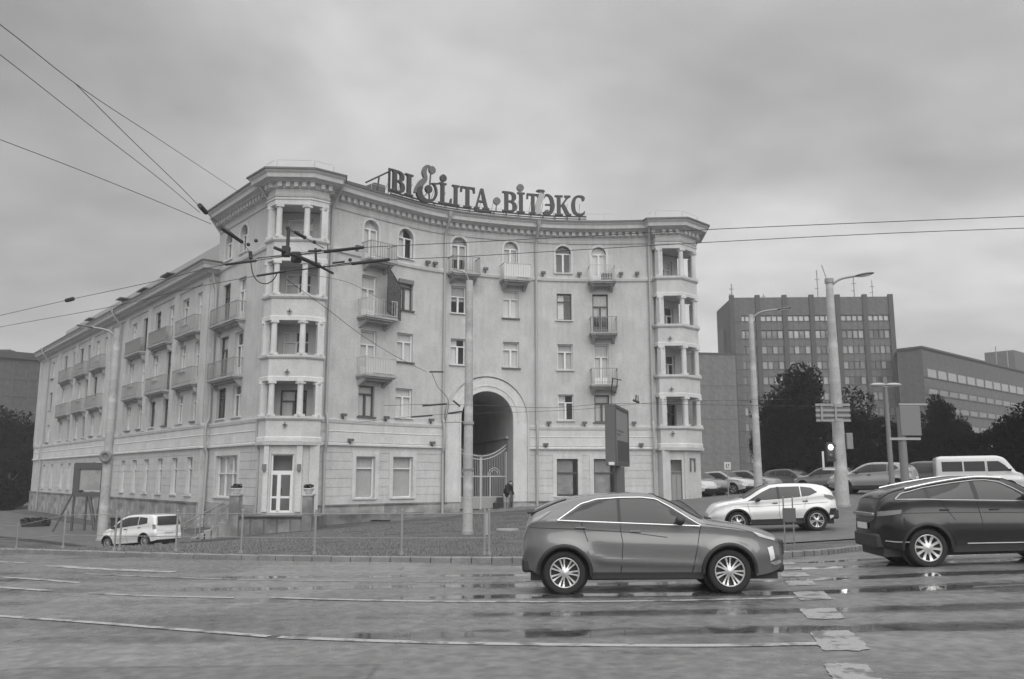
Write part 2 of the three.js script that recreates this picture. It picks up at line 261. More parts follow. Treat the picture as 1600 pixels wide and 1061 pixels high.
const roadBump = roadTex((x, z) => (1 - Math.min(1, 1.3 * wet(x, z))) * (0.3 + 0.7 * hash2(Math.round(x * 32), Math.round(z * 32), 303)), false); // stones stand out of the water film only where it is thin
const asphaltWet = new THREE.MeshPhysicalMaterial({ color: shade(0.31), map: roadMap, roughness: 1, roughnessMap: roadRough, bumpMap: roadBump, bumpScale: 0.005, ior: 1.5, specularIntensity: 1 });
const asphaltDamp = mat(0.2, 0.5, { map: T.asphalt }), pavingMat = mat(0.27, 0.7, { map: T.concrete }), grassMat = mat(0.22, 0.95, { map: T.grass, bumpMap: T.bump, bumpScale: 0.03 });
const kerbStone = mat(0.34, 0.7, { map: T.concrete }), paint = mat(0.45, 0.5, { map: T.worn });

{ // far ground to the horizon
  const g = grid(60, 60, (u, v) => { const q = (t) => { const k = t * 2 - 1; return Math.sign(k) * (Math.abs(k) * 120 + Math.pow(Math.abs(k), 6) * 380); }; const x = q(u), z = q(v) - 60; return V3(x, gy(x, z) - 0.35, z); });
  tag(mesh('ground', g.toNonIndexed(), grassMat), 'dark grassy ground reaching to the horizon behind everything', 'ground', null, 'structure');
}
const kl = kerbLine.filter((p) => p[0] >= -110 && p[0] <= 110);
const road = sheet('road', [kl.map(([x, z]) => [x, z]), kl.map(([x]) => [x, 14])], 0, asphaltWet, 150, 'wide wet asphalt road with water lying in the wheel tracks');
sheet('lawn', [kl.map(([x, z]) => [x, z - 0.28]), kl.map(([x]) => [x * 1.1, -150])], 0.105, grassMat, 150, 'dark trampled lawn between the road kerb and the pale building');
{
  const segs = []; let acc = 0;
  for (let i = 0; i < kl.length - 1; i++) { // kerb stones one by one, in view only
    const a = kl[i], b = kl[i + 1], l = Math.hypot(b[0] - a[0], b[1] - a[1]), n = Math.max(1, Math.round(l / 1.0));
    for (let k = 0; k < n; k++) segs.push([[mix(a[0], b[0], k / n), mix(a[1], b[1], k / n)], [mix(a[0], b[0], (k + 1) / n), mix(a[1], b[1], (k + 1) / n)]]);
  }
  const kerb = thing('kerb', 'long pale kerb of separate stones along the far road edge', 'kerb'); kerb.userData.kind = 'structure'; delete kerb.userData.category;
  const r = rng(4), far = [];
  for (const [a, b] of segs) {
    const L = Math.hypot(b[0] - a[0], b[1] - a[1]), x = (a[0] + b[0]) / 2, z = (a[1] + b[1]) / 2;
    const g = rbox(-L / 2 + 0.006, L / 2 - 0.006, -0.2, 0.125 + r() * 0.012, -0.2, 0, 0.025).rotateY(-Math.atan2(b[1] - a[1], b[0] - a[0])).translate(x, gy(x, z), z);
    if (x > -22 && x < 16) mesh('kerb_stone', g, kerbStone, kerb); else far.push(g);
  }
  tag(mesh('kerb_stones', far, kerbStone, kerb), null, null, null, 'stuff');
}
{ // short grass on the verge, nearest part
  const r = rng(501), n = 60000, g = faces([V3(-0.008, 0, 0), V3(0.008, 0, 0), V3(0.012, 0.09, 0.03), V3(-0.008, 0, 0.01), V3(0.006, 0, 0.012), V3(-0.03, 0.075, -0.02)]); uvBox(g);
  const o = new THREE.InstancedMesh(g, mat(0.21, 0.9, { side: THREE.DoubleSide }), n), m = new THREE.Matrix4(), q = new THREE.Quaternion(), e = new THREE.Euler(), c = new THREE.Color(); let k = 0;
  for (let t = 0; t < 400000 && k < n; t++) { const z = -21.5 - 24 * r() ** 1.2, x = -15 + 21 * r(); if (z > kerbZ(x) - 0.45 || z < -36.4 + (x + 13) * -0.72 || (x > 5.5 && z < -24) || fbm(x * 0.5, z * 0.5, 3, 505) < 0.4) continue; e.set(0.5 * (r() - 0.5), r() * 6.28, 0.5 * (r() - 0.5)); const h = 0.5 + r() * 0.9; m.compose(V3(x, gy(x, z) + 0.1, z), q.setFromEuler(e), V3(1.3, h * 0.62, 1.3)); o.setMatrixAt(k, m); const v = 0.8 + r() * 0.4; o.setColorAt(k, c.setRGB(v, v, v)); k++; }
  o.count = k; o.name = numbered('grass'); o.castShadow = o.receiveShadow = true; scene.add(o); tag(o, 'short uneven grass on the verge between kerb and building', 'grass', null, 'stuff');
}
const groundPath = (pts) => pts.map(([x, y]) => { const p = gp(x, y); return [p.x, p.z]; });
// side street along the left wing, where the white car stands
sheet('side_street', [[[-75, -80], [-44, -62], [-31, -50], [-22, -42.6], [-17.2, -38.2], [-13.4, -36.6]], [[-95, -136], [-55, -91.5], [-39, -71.7], [-27, -57], [-20.5, -49], [-14.8, -42.4]]], 0.15, asphaltDamp, 40, 'dark asphalt side street along the left wing of the building');
{ const P = catmull([[-75, -80], [-44, -62], [-31, -50], [-22, -42.6], [-17.2, -38.2], [-13.4, -36.6], [-11.4, -36.8]], 6), g = [];
  for (let i = 0; i < P.length - 1; i++) { const [a, b] = [P[i], P[i + 1]], L = Math.hypot(b[0] - a[0], b[1] - a[1]), x = (a[0] + b[0]) / 2, z = (a[1] + b[1]) / 2; g.push(box(-L / 2, L / 2, -0.2, 0.24, -0.1, 0.1).rotateY(-Math.atan2(b[1] - a[1], b[0] - a[0])).translate(x, gy(x, z), z)); }
  const o = mesh('side_street_kerb', g, mat(0.16, 0.8, { map: T.concrete })); tag(o, 'low dark kerb along the side street beside the white car', null, null, 'structure'); }
// right: parking lot and exit lane where the white crossover drives
sheet('parking_lot', [[[6.6, -24.3], [9.4, -25], [14, -26.6], [24, -30.5], [48, -40], [95, -58]], [[9.5, -50.5], [13, -58], [20, -72], [32, -80], [60, -84], [100, -86]]], 0.14, asphaltDamp, 46, 'grey asphalt exit lane and parking lot right of the building');
// apron in front of the facade
const FACADE_PLAN = catmull([[-9.9, -44.1], [-7.6, -46.5], [-4.1, -49.5], [1.3, -51.4], [5.15, -51.8], [8.75, -51.6]], 12);
const F = facade(FACADE_PLAN);
{ const A = [], Bq = []; for (let k = 0; k <= 24; k++) { const s = 3 + (F.L - 3) * k / 24, a = F.at(s, 0, -0.2), b = F.at(s, 0, 2.3 + 0.8 * (k / 24)); A.push([a.x, a.z]); Bq.push([b.x, b.z]); }
  sheet('pavement', [A, Bq], 0.17, pavingMat, 36, 'pale strip of pavement along the foot of the curved facade');
  const g = []; for (let i = 0; i < Bq.length - 1; i++) { const [a, b] = [Bq[i], Bq[i + 1]], L = Math.hypot(b[0] - a[0], b[1] - a[1]), x = (a[0] + b[0]) / 2, z = (a[1] + b[1]) / 2; g.push(box(-L / 2, L / 2, -0.1, 0.215, -0.06, 0.06).rotateY(-Math.atan2(b[1] - a[1], b[0] - a[0])).translate(x, gy(x, z), z)); }
  tag(mesh('pavement_edging', g, kerbStone), 'thin pale edging between the lawn and the facade pavement', null, null, 'structure'); }
// painted lines: polylines given where they lie on the road
function paintLine(name, pts, width, m = paint) {
  const c = new THREE.CatmullRomCurve3(pts.map(([x, y]) => gp(x, y))), n = pts.length * 10;
  const g = grid(n, 1, (u, v) => { const p = c.getPoint(u), t = c.getTangent(u), l = Math.hypot(t.x, t.z), w = (v - 0.5) * width, x = p.x - t.z / l * w, z = p.z + t.x / l * w; return V3(x, gy(x, z) + 0.007, z); });
  return mesh(name, g.toNonIndexed(), m, road);
}
paintLine('lane_line', [[-260, 945], [-120, 953], [0, 963], [130, 972], [270, 983], [420, 995]], 0.13);
paintLine('lane_line', [[436, 996], [560, 1001], [700, 1005], [840, 1007.5], [980, 1009], [1130, 1009], [1284, 1006]], 0.15);
paintLine('lane_line', [[426, 934], [520, 937], [640, 939.5], [760, 940.5], [880, 940.5], [1000, 939.5], [1130, 937], [1246, 934]], 0.15);
paintLine('lane_line', [[140, 927], [220, 931], [300, 933], [366, 934.5]], 0.14);
paintLine('lane_line', [[130, 897], [250, 902], [400, 906.5], [560, 908.5], [700, 909], [860, 908.5]], 0.1);
paintLine('lane_line', [[76, 884], [150, 889], [210, 891.5], [274, 894]], 0.34);
paintLine('lane_line', [[-60, 874], [0, 878], [40, 880]], 0.2);
paintLine('lane_line', [[-200, 890], [-60, 898], [56, 905.5], [124, 911]], 0.16);
paintLine('lane_line', [[-200, 906], [-60, 914], [0, 918], [78, 923.5]], 0.16);
paintLine('lane_line', [[1000, 904], [1120, 902.5], [1224, 899]], 0.1);
const stopPaint = mat(0.36, 0.55, { map: T.worn });
const rb = rng(909);
for (const [x, y, w, d] of [[1224, 881, 0.5, 0.7], [1231, 888.5, 0.52, 0.7], [1241, 898.5, 0.52, 0.75], [1251, 911.5, 0.5, 0.7], [1269, 931, 0.5, 0.95], [1284, 959, 0.5, 0.9], [1309, 1001, 0.52, 1.15], [1332, 1054, 0.44, 0.9]]) { // worn outline, not a clean rectangle
  const p = gp(x, y), n = 44, P = [], lay = (u, v) => { const qz = p.z + v * d, qx = p.x + u * w - v * d * 0.2; return V3(qx, gy(qx, qz) + 0.008, qz); }, tri = [];
  for (let k = 0; k < n; k++) { const a = k / n * 6.2832, c = Math.cos(a), q = Math.sin(a), m = 0.5 / Math.max(Math.abs(c), Math.abs(q)) * (0.94 + 0.12 * rb()) * (1 - 0.1 * Math.max(0, Math.abs(c * q) * 2 - 0.8)); P.push(lay(c * m, q * m)); }
  for (let k = 0; k < n; k++) tri.push(lay(0, 0), P[k], P[(k + 1) % n]); mesh('stop_block', faces(tri), stopPaint, road);
}
{ const p = gp(793, 834), o = mesh('manhole_cover', [new THREE.CylinderGeometry(0.42, 0.44, 0.06, 24)], mat(0.5, 0.45, { map: T.concrete })); o.position.set(p.x, p.y + 0.15, p.z); tag(o, 'pale round manhole cover lying in the lawn beside the road', 'manhole cover'); }

// ------------------------------------------------------------------ the corner apartment building
const B = thing('apartment_building', 'pale five storey apartment building with concave corner facade, loggias and tall arch', 'building');
const wd = [-0.63, -0.777], wn = [-0.777, 0.63];
const wingAt = (s, d) => [-12.9 + wd[0] * s + wn[0] * d, -43.6 + wd[1] * s + wn[1] * d];
const WS = (s) => 56 - s;                                  // the wings' facades run from their far end to the corner
const TW = facade([wingAt(56, -0.15), wingAt(-0.4, -0.15)]), LW = facade([wingAt(56, 0.28), wingAt(-0.4, 0.28)]);
const LB = [wingAt(-0.4, -0.15), [-12.82, -43.14], [-12.25, -42.5], [-10.45, -42.6], [-9.68, -43.23], [-9.95, -44.05]];
const RB = [[8.75, -51.6], [8.9, -51.15], [10.4, -51.05], [11.6, -52.25], [11.7, -53.7], [10.7, -53.6]];
const TALL = [wingAt(7.5, -0.15), ...LB.slice(0, 5), ...FACADE_PLAN, ...RB.slice(1, 5), [10.7, -53.6], [10.9, -68]];
const LEV = [5.0, 8.1, 11.2, 14.2];
const R = rng(77);
function quad(Fx, s0, s1, h0, h1, d, wave = 0) {
  const n = wave ? 14 : 1; return grid(n, 1, (u, v) => Fx.at(mix(s0, s1, u), mix(h0, h1, v), d + (wave ? wave * Math.sin(u * 31 + s0 * 7) : 0))).toNonIndexed();
}
function windowUnit(Fx, o, opt = {}) {
  const { s0, s1, h0, h1 } = o, dark = opt.dark, fm = dark ? M.frameDark : M.white, w = 0.065, a = -0.24, b = -0.15, cs = (s0 + s1) / 2, r = (s1 - s0) / 2;
  const top = o.arch ? h1 - r : h1, g = [Fx.box(s0, s0 + w, h0, top, a, b), Fx.box(s1 - w, s1, h0, top, a, b), Fx.box(s0 + w, s1 - w, h0, h0 + w, a, b)];
  const tr = opt.transom ?? (o.arch ? top - 0.04 : mix(h0, h1, 0.68));
  if (!o.arch) g.push(Fx.box(s0 + w, s1 - w, h1 - w, h1, a, b));
  g.push(Fx.box(s0 + w, s1 - w, tr, tr + w, a, b + 0.01));
  const n = opt.parts ?? 2; for (let k = 1; k < n; k++) { const c = mix(s0, s1, k / n); g.push(Fx.box(c - (n > 2 ? 0.035 : 0.055), c + (n > 2 ? 0.035 : 0.055), h0 + w, tr, a, b + 0.012)); if (opt.full) g.push(Fx.box(c - 0.03, c + 0.03, tr + w, h1 - w, a, b + 0.012)); }
  if (o.door) g.push(Fx.box(s0 + w, s1 - w, h0 + w, h0 + 0.5, a + 0.02, b - 0.01));
  const win = mesh(o.door ? 'balcony_door' : 'window', g, fm, B);
  mesh('pane', quad(Fx, s0 + 0.02, s1 - 0.02, h0 + 0.02, h1 - 0.01, -0.2), M.glass, win);
  const c = opt.curtain ?? Math.floor(R() * 6);
  if (c < 4) { // cloth behind the glass: full, or only one side, or a lowered blind in the upper light
    const k = opt.half ?? R();
    if (k < 0.62) mesh('curtain', quad(Fx, s0, s1, h0, h1, -0.275, 0.012), M.cloth[c], win);
    else if (k < 0.85) mesh('curtain', quad(Fx, s0, mix(s0, s1, 0.5), h0, h1, -0.275, 0.012), M.cloth[c], win);
    else mesh('curtain', quad(Fx, s0, s1, mix(h0, h1, 0.45), h1, -0.275, 0.012), M.cloth[c], win);
  }
  if (!o.door) mesh('sill', Fx.box(s0 - 0.09, s1 + 0.09, h0 - 0.07, h0, -0.14, 0.11), opt.darkSill ? M.tin : M.trim, win);
  if (opt.surround) { const q = 0.24; mesh('surround', [Fx.box(s0 - q, s0, h0 - 0.06, h1 + q, 0, 0.06), Fx.box(s1, s1 + q, h0 - 0.06, h1 + q, 0, 0.06), Fx.box(s0, s1, h1, h1 + q, 0, 0.06)], M.trim, win); }
  if (o.arch) { const q = 0.13, s = new THREE.Shape(); s.moveTo(cs + r + q, top); for (let k = 0; k <= 12; k++) { const t = k / 12 * Math.PI; s.lineTo(cs + (r + q) * Math.cos(t), top + (r + q) * Math.sin(t)); } for (let k = 12; k >= 0; k--) { const t = k / 12 * Math.PI; s.lineTo(cs + r * Math.cos(t), top + r * Math.sin(t)); } s.closePath();
    mesh('surround', [Fx.shape(s, 0, 0.05), Fx.box(s0 - q, s0, h0, top, 0, 0.05), Fx.box(s1, s1 + q, h0, top, 0, 0.05)], M.trim, win); }
  return win;
}
function balcony(Fx, s0, s1, h, opt = {}) {
  const D = opt.depth ?? 0.95, n = Math.max(6, Math.round((s1 - s0) / 0.17));
  const sl = mesh('balcony', [Fx.box(s0, s1, h - 0.11, h, 0, D), Fx.box(s0 + 0.08, s1 - 0.08, h - 0.19, h - 0.11, 0, D - 0.08)], M.slab, B);
  const con = []; for (const s of [s0 + 0.25, s1 - 0.25]) { const q = [[0, h - 0.19], [D - 0.2, h - 0.19], [D - 0.25, h - 0.28], [0.2, h - 0.5], [0, h - 0.62]]; const tri = []; for (const e of [-0.09, 0.09]) for (let k = 1; k < q.length - 1; k++) tri.push(...[0, k, k + 1].map((i) => Fx.at(s + e, q[i][1], q[i][0]))); for (let k = 0; k < q.length; k++) { const [a, b] = [q[k], q[(k + 1) % q.length]], P = (e, p) => Fx.at(s + e, p[1], p[0]); tri.push(P(-0.09, a), P(0.09, a), P(0.09, b), P(-0.09, a), P(0.09, b), P(-0.09, b)); } con.push(faces(tri)); }
  mesh('console', [...con, Fx.box(s0 + 0.2, s1 - 0.2, h - 0.3, h - 0.19, 0, D - 0.3)], M.slabUnder, sl);
  const rm = opt.light ? M.railLight : M.railing, g = [Fx.box(s0 + 0.04, s1 - 0.04, h + 0.93, h + 0.97, D - 0.08, D - 0.04), Fx.box(s0 + 0.04, s1 - 0.04, h + 0.1, h + 0.13, D - 0.075, D - 0.045), Fx.box(s0 + 0.04, s0 + 0.08, h + 0.93, h + 0.97, 0, D - 0.04), Fx.box(s1 - 0.08, s1 - 0.04, h + 0.93, h + 0.97, 0, D - 0.04)];
  for (let k = 0; k <= n; k++) { const s = mix(s0 + 0.05, s1 - 0.05, k / n), t = k % Math.ceil(n / 3) === 0 ? 0.02 : 0.009; g.push(Fx.box(s - t, s + t, h, h + 0.94, D - 0.07, D - 0.05)); }
  for (let k = 1; k < 7; k++) for (const s of [s0 + 0.06, s1 - 0.06]) g.push(Fx.box(s - 0.009, s + 0.009, h, h + 0.94, D * k / 7 - 0.01, D * k / 7 + 0.01));
  mesh('railing', g, rm, sl);
  if (opt.sheet) mesh('railing_sheet', Fx.box(s0 + 0.06, s1 - 0.06, h + 0.12, h + 0.9, D - 0.1, D - 0.08), opt.sheet, sl);
  return sl;
}
const hole = (s0, s1, h0, h1, o = {}) => ({ s0, s1, h0, h1, ...o });
const sheetMat = mat(0.5, 0.7), sheetGrey = mat(0.3, 0.7), sheetWhite = mat(0.68, 0.7);
{ // concave facade
  const H = {
    A5: hole(2.41, 3.4, 13.87, 16.25, { arch: 1, door: 1 }), A4: hole(2.39, 3.37, 10.65, 13.05, { door: 1 }), A3: hole(2.41, 3.46, 7.45, 9.95, { door: 1 }), A2: hole(2.37, 3.41, 5.22, 6.9),
    B5: hole(4.8, 5.86, 14.5, 16.25, { arch: 1 }), B4: hole(4.86, 5.92, 11.45, 13.2), B3: hole(4.86, 5.98, 8.45, 10.1), B2: hole(4.85, 6.0, 5.28, 6.93),
    C5: hole(8.49, 9.44, 13.9, 16.33, { arch: 1, door: 1 }), C4: hole(8.48, 9.42, 11.65, 13.3), C3: hole(8.48, 9.41, 8.55, 10.1),
    D5: hole(11.81, 12.71, 13.84, 16.35, { arch: 1, door: 1 }), D4: hole(11.77, 12.75, 11.55, 13.25), D3: hole(11.78, 12.79, 8.5, 10.08),
    E5: hole(15.13, 16.1, 14.54, 16.27, { arch: 1 }), E4: hole(15.19, 16.11, 11.55, 13.22), E3: hole(15.2, 16.15, 8.46, 10.05), E2: hole(15.21, 16.16, 5.38, 6.95),
    F5: hole(17.38, 18.3, 13.9, 16.22, { arch: 1, door: 1 }), F4: hole(17.41, 18.37, 10.68, 13.2, { door: 1 }), F3: hole(17.45, 18.35, 7.5, 10.05, { door: 1 }), F2: hole(17.44, 18.34, 5.28, 6.92),
  };
  const G = { Ag: hole(2.31, 3.54, 0.87, 3.08), Bg: hole(4.74, 6.1, 0.87, 3.1), Eg: hole(15.1, 16.38, 0.85, 3.06), Fg: hole(17.34, 18.6, 0.85, 3.06) };
  const arch = hole(9.13, 12.37, -3, 7.02, { arch: 1 });
  mesh('wall', [...wallCells(F, 0, F.L, 3.7, 17.2, [...Object.values(H), arch])], M.wall, B);
  mesh('ground_floor_wall', wallCells(F, 0, F.L, 0.55, 3.7, [...Object.values(G), arch], -0.32, 0.02, 0.45), M.wallLow, B);
  for (const [a, b] of [[0, 9.13], [12.37, F.L]]) mesh('plinth', F.box(a, b, -1.6, 0.55, -0.32, 0.1), M.plinth, B);
  for (const [a, b] of [[0, 8.3], [13.4, F.L]]) mesh('plinth_ledge', F.box(a, b, 0.5, 0.58, 0.1, 0.17), mat(0.3, 0.8, { map: T.stone }), B);
  mesh('lower_wall', [F.box(-0.1, 6.6, -1.5, 0.06, 0.1, 0.5)], M.plinthWet, B);
  const W = (k, o) => windowUnit(F, H[k] ?? G[k], o);
  W('A5', { curtain: 1, half: 0.2 }); W('A4', { curtain: 3, half: 0.2 }); W('A3', { curtain: 1, half: 0.2 }); W('A2', { dark: 1, curtain: 1, half: 0.3, darkSill: 1, transom: 6.42 });
  W('B5', { curtain: 1, half: 0.7 }); W('B4', { dark: 1, curtain: 3, half: 0.2, full: 0, darkSill: 1, transom: 12.75 }); W('B3', { curtain: 1, half: 0.3, darkSill: 1 }); W('B2', { curtain: 3, half: 0.2, transom: 6.45 });
  W('C5', { curtain: 2, half: 0.9 }); W('C4', { curtain: 2, half: 0.95, transom: 12.62 }); W('C3', { curtain: 3, half: 0.72 });
  W('D5', { curtain: 2, half: 0.2 }); W('D4', { curtain: 0, half: 0.2, darkSill: 1 }); W('D3', { curtain: 1, half: 0.3, darkSill: 1 });
  W('E5', { curtain: 5 }); W('E4', { dark: 1, curtain: 1, half: 0.72, parts: 1 }); W('E3', { curtain: 2, half: 0.2 }); W('E2', { curtain: 1, half: 0.7, transom: 6.42 });
  W('F5', { curtain: 1, half: 0.2 }); W('F4', { dark: 1, curtain: 2, half: 0.9 }); W('F3', { curtain: 1, half: 0.2 }); W('F2', { dark: 1, curtain: 1, half: 0.3, darkSill: 1 });
  for (const [k, d] of [['Ag', 0], ['Bg', 0], ['Eg', 1], ['Fg', 1]]) W(k, { surround: 1, parts: 1, transom: d ? 2.2 : 2.42, dark: d, curtain: d ? 5 : 2, half: 0.2 });
  for (const k of ['Eg', 'Fg']) mesh('shutter_panel', F.box(G[k].s0 + 0.07, mix(G[k].s0, G[k].s1, 0.78), 0.95, 3.0, -0.26, -0.245), mat(0.5, 0.8, { map: T.concrete }), B);
  { // posters in the upper lights and frames of the two left shop windows
    for (const k of ['Ag', 'Bg']) mesh('shop_poster', F.box(G[k].s0 + 0.16, G[k].s1 - 0.2, 2.55, 2.78, -0.3, -0.28), mat(0.55, 0.7), B);
    mesh('shop_poster', F.box(G.Fg.s0 + 0.3, G.Fg.s1 - 0.35, 1.78, 1.84, -0.3, -0.28), mat(0.12, 0.7), B);
    mesh('shop_poster', F.box(G.Fg.s0 + 0.36, G.Fg.s1 - 0.42, 1.66, 1.71, -0.3, -0.28), mat(0.12, 0.7), B);
  }
  balcony(F, 2.24, 4.09, 13.86, {}); balcony(F, 2.09, 4.19, 10.64, { light: 1 }); balcony(F, 2.12, 4.19, 7.44, { light: 1, sheet: mat(0.56, 0.8) });
  balcony(F, 8.18, 10.06, 13.99, {}); balcony(F, 11.53, 13.33, 13.84, { light: 1, sheet: sheetWhite });
  balcony(F, 17.12, 18.83, 13.92, { light: 1 }); balcony(F, 17.16, 18.89, 10.68, {}); balcony(F, 17.15, 18.87, 7.51, {});
  mesh('balcony_chest', F.box(17.95, 18.6, 13.93, 14.35, 0.35, 0.8), mat(0.16, 0.8), B);
  { // dull glazed side screen standing out from the second balcony
    const P = [F.at(3.3, 13.45, 1.15), F.at(4.85, 12.62, 0.3), F.at(4.85, 10.72, 0.3), F.at(3.35, 10.95, 1.1)], n = 3, tri = [];
    const at = (u, v) => P[0].clone().lerp(P[1], u).lerp(P[3].clone().lerp(P[2], u), v), o = F.frame(4).n, off = V3(o[0] * 0.03, 0, o[1] * 0.03);
    for (const q of [at, (u, v) => at(u, v).add(off)]) tri.push(q(0, 0), q(1, 0), q(1, 1), q(0, 0), q(1, 1), q(0, 1));
    const sc = mesh('balcony_screen', faces(tri), mat(0.28, 0.75, { map: T.leafy }), B), fr = [];
    for (let k = 0; k <= n; k++) fr.push(bar(at(k / n, 0), at(k / n, 1), 0.022)); fr.push(bar(at(0, 0), at(1, 0), 0.04), bar(at(0, 1), at(1, 1), 0.03)); mesh('screen_frame', fr, M.iron, sc);
    mesh('awning_panel', F.box(4.9, 5.95, 13.0, 13.24, -0.1, 0.06), mat(0.2, 0.7), B);
  }
  // arch: surround, keystone moulding, passage, gate
  const ring = (r0, r1, k1, h0, sp) => { const c = 10.75, s = new THREE.Shape(); s.moveTo(c + r1, h0); s.lineTo(c + r1, sp); for (let k = 0; k <= 24; k++) { const t = k / 24 * Math.PI; s.lineTo(c + r1 * Math.cos(t), sp + r1 * k1 * Math.sin(t)); } s.lineTo(c - r1, h0); s.lineTo(c - r0, h0); for (let k = 24; k >= 0; k--) { const t = k / 24 * Math.PI; s.lineTo(c + r0 * Math.cos(t), sp + r0 * Math.sin(t)); } s.lineTo(c + r0, h0); s.closePath(); return s; };
  const su = mesh('arch_surround', [F.shape(ring(1.62, 2.5, 0.98, 0.56, 5.4), 0, 0.16)], M.trim, B);
  mesh('arch_moulding', [F.shape(ring(2.5, 2.62, 0.98, 0.56, 5.4), 0, 0.24)], M.cornice, su);
  mesh('arch_inner_moulding', [F.shape(ring(1.92, 2.0, 1, 5.2, 5.4), 0.16, 0.2), F.shape(ring(1.62, 1.72, 1, 0.56, 5.4), 0.16, 0.21)], M.trim, su);
  const tw = []; for (const [a, b] of [[8.8, 9.13], [12.37, 12.7]]) tw.push(F.box(a, b, -1, 5.42, -12, -0.32)); tw.push(F.box(8.8, 12.7, -1, 7.3, -12.3, -12));
  tw.push(grid(16, 4, (u, v) => F.at(10.75 + 1.62 * Math.cos(u * Math.PI), 5.4 + 1.62 * Math.sin(u * Math.PI), mix(-0.3, -12, v))).toNonIndexed());
  mesh('passage', tw, M.wall, B);
  mesh('passage_pipe', [F.box(12.24, 12.36, 4.3, 4.42, -11, -0.9)], M.cornice, B);
  const d0 = -1.15, gm = mat(0.5, 0.6), gb = [], c = 10.75;
  const gate = mesh('gate', [F.box(9.16, 9.26, 0, 3.5, d0, d0 + 0.08), F.box(12.24, 12.34, 0, 3.5, d0, d0 + 0.08), F.box(c - 0.06, c + 0.06, 0, 3.15, d0, d0 + 0.08), F.box(9.26, 12.24, 1.98, 2.06, d0, d0 + 0.06), F.box(9.26, 12.24, 0.78, 0.84, d0, d0 + 0.06), F.box(10.2, 10.25, 0.8, 2, d0, d0 + 0.06), F.box(11.3, 11.35, 0.8, 2, d0, d0 + 0.06)], gm, B);
  for (let k = 1; k < 30; k++) { const s = 9.2 + k * 3.1 / 30, top = 3.1 + 0.75 * ((s - c) / 1.6) ** 2; gb.push(F.box(s - 0.011, s + 0.011, 0.8, top + 0.22, d0 + 0.02, d0 + 0.04)); }
  for (const q of [0, 0.2]) gb.push(tube([...Array(13)].map((_, k) => { const s = mix(9.2, 12.3, k / 12); return F.at(s, 3.02 + q + 0.75 * ((s - c) / 1.6) ** 2, d0 + 0.04); }), 0.035, 6));
  for (const m of [9.95, 11.55]) for (const r of [0.36, 0.24]) gb.push(tube([...Array(11)].map((_, k) => { const t = k / 10 * Math.PI; return F.at(m + r * Math.cos(t), 2.06 + (r + 0.1) * Math.sin(t), d0 + 0.05); }), 0.028, 5));
  mesh('gate_bars', gb, gm, gate);
  for (const [a, b] of [[9.26, 10.69], [10.81, 11.7]]) mesh('gate_panel', F.box(a, b, 0.12, 0.78, d0 + 0.01, d0 + 0.05), mat(0.36, 0.7), gate);
  mesh('gate_step', F.box(9.13, 12.37, -0.6, 0.08, -1.6, 0.12), mat(0.2, 0.7, { map: T.concrete }), B);
  mesh('inner_wall', [F.box(0.2, 8.8, -1, 17.2, -1.9, -1.6), F.box(12.7, F.L - 0.2, -1, 17.2, -1.9, -1.6), F.box(8.8, 12.7, 7.6, 17.2, -1.9, -1.6), ...[3.9, 7.0, 10.1, 13.2].flatMap((h) => [F.box(0.2, 8.8, h, h + 0.3, -1.6, -0.33), F.box(12.7, F.L - 0.2, h, h + 0.3, -1.6, -0.33)])], M.inner, B);
}
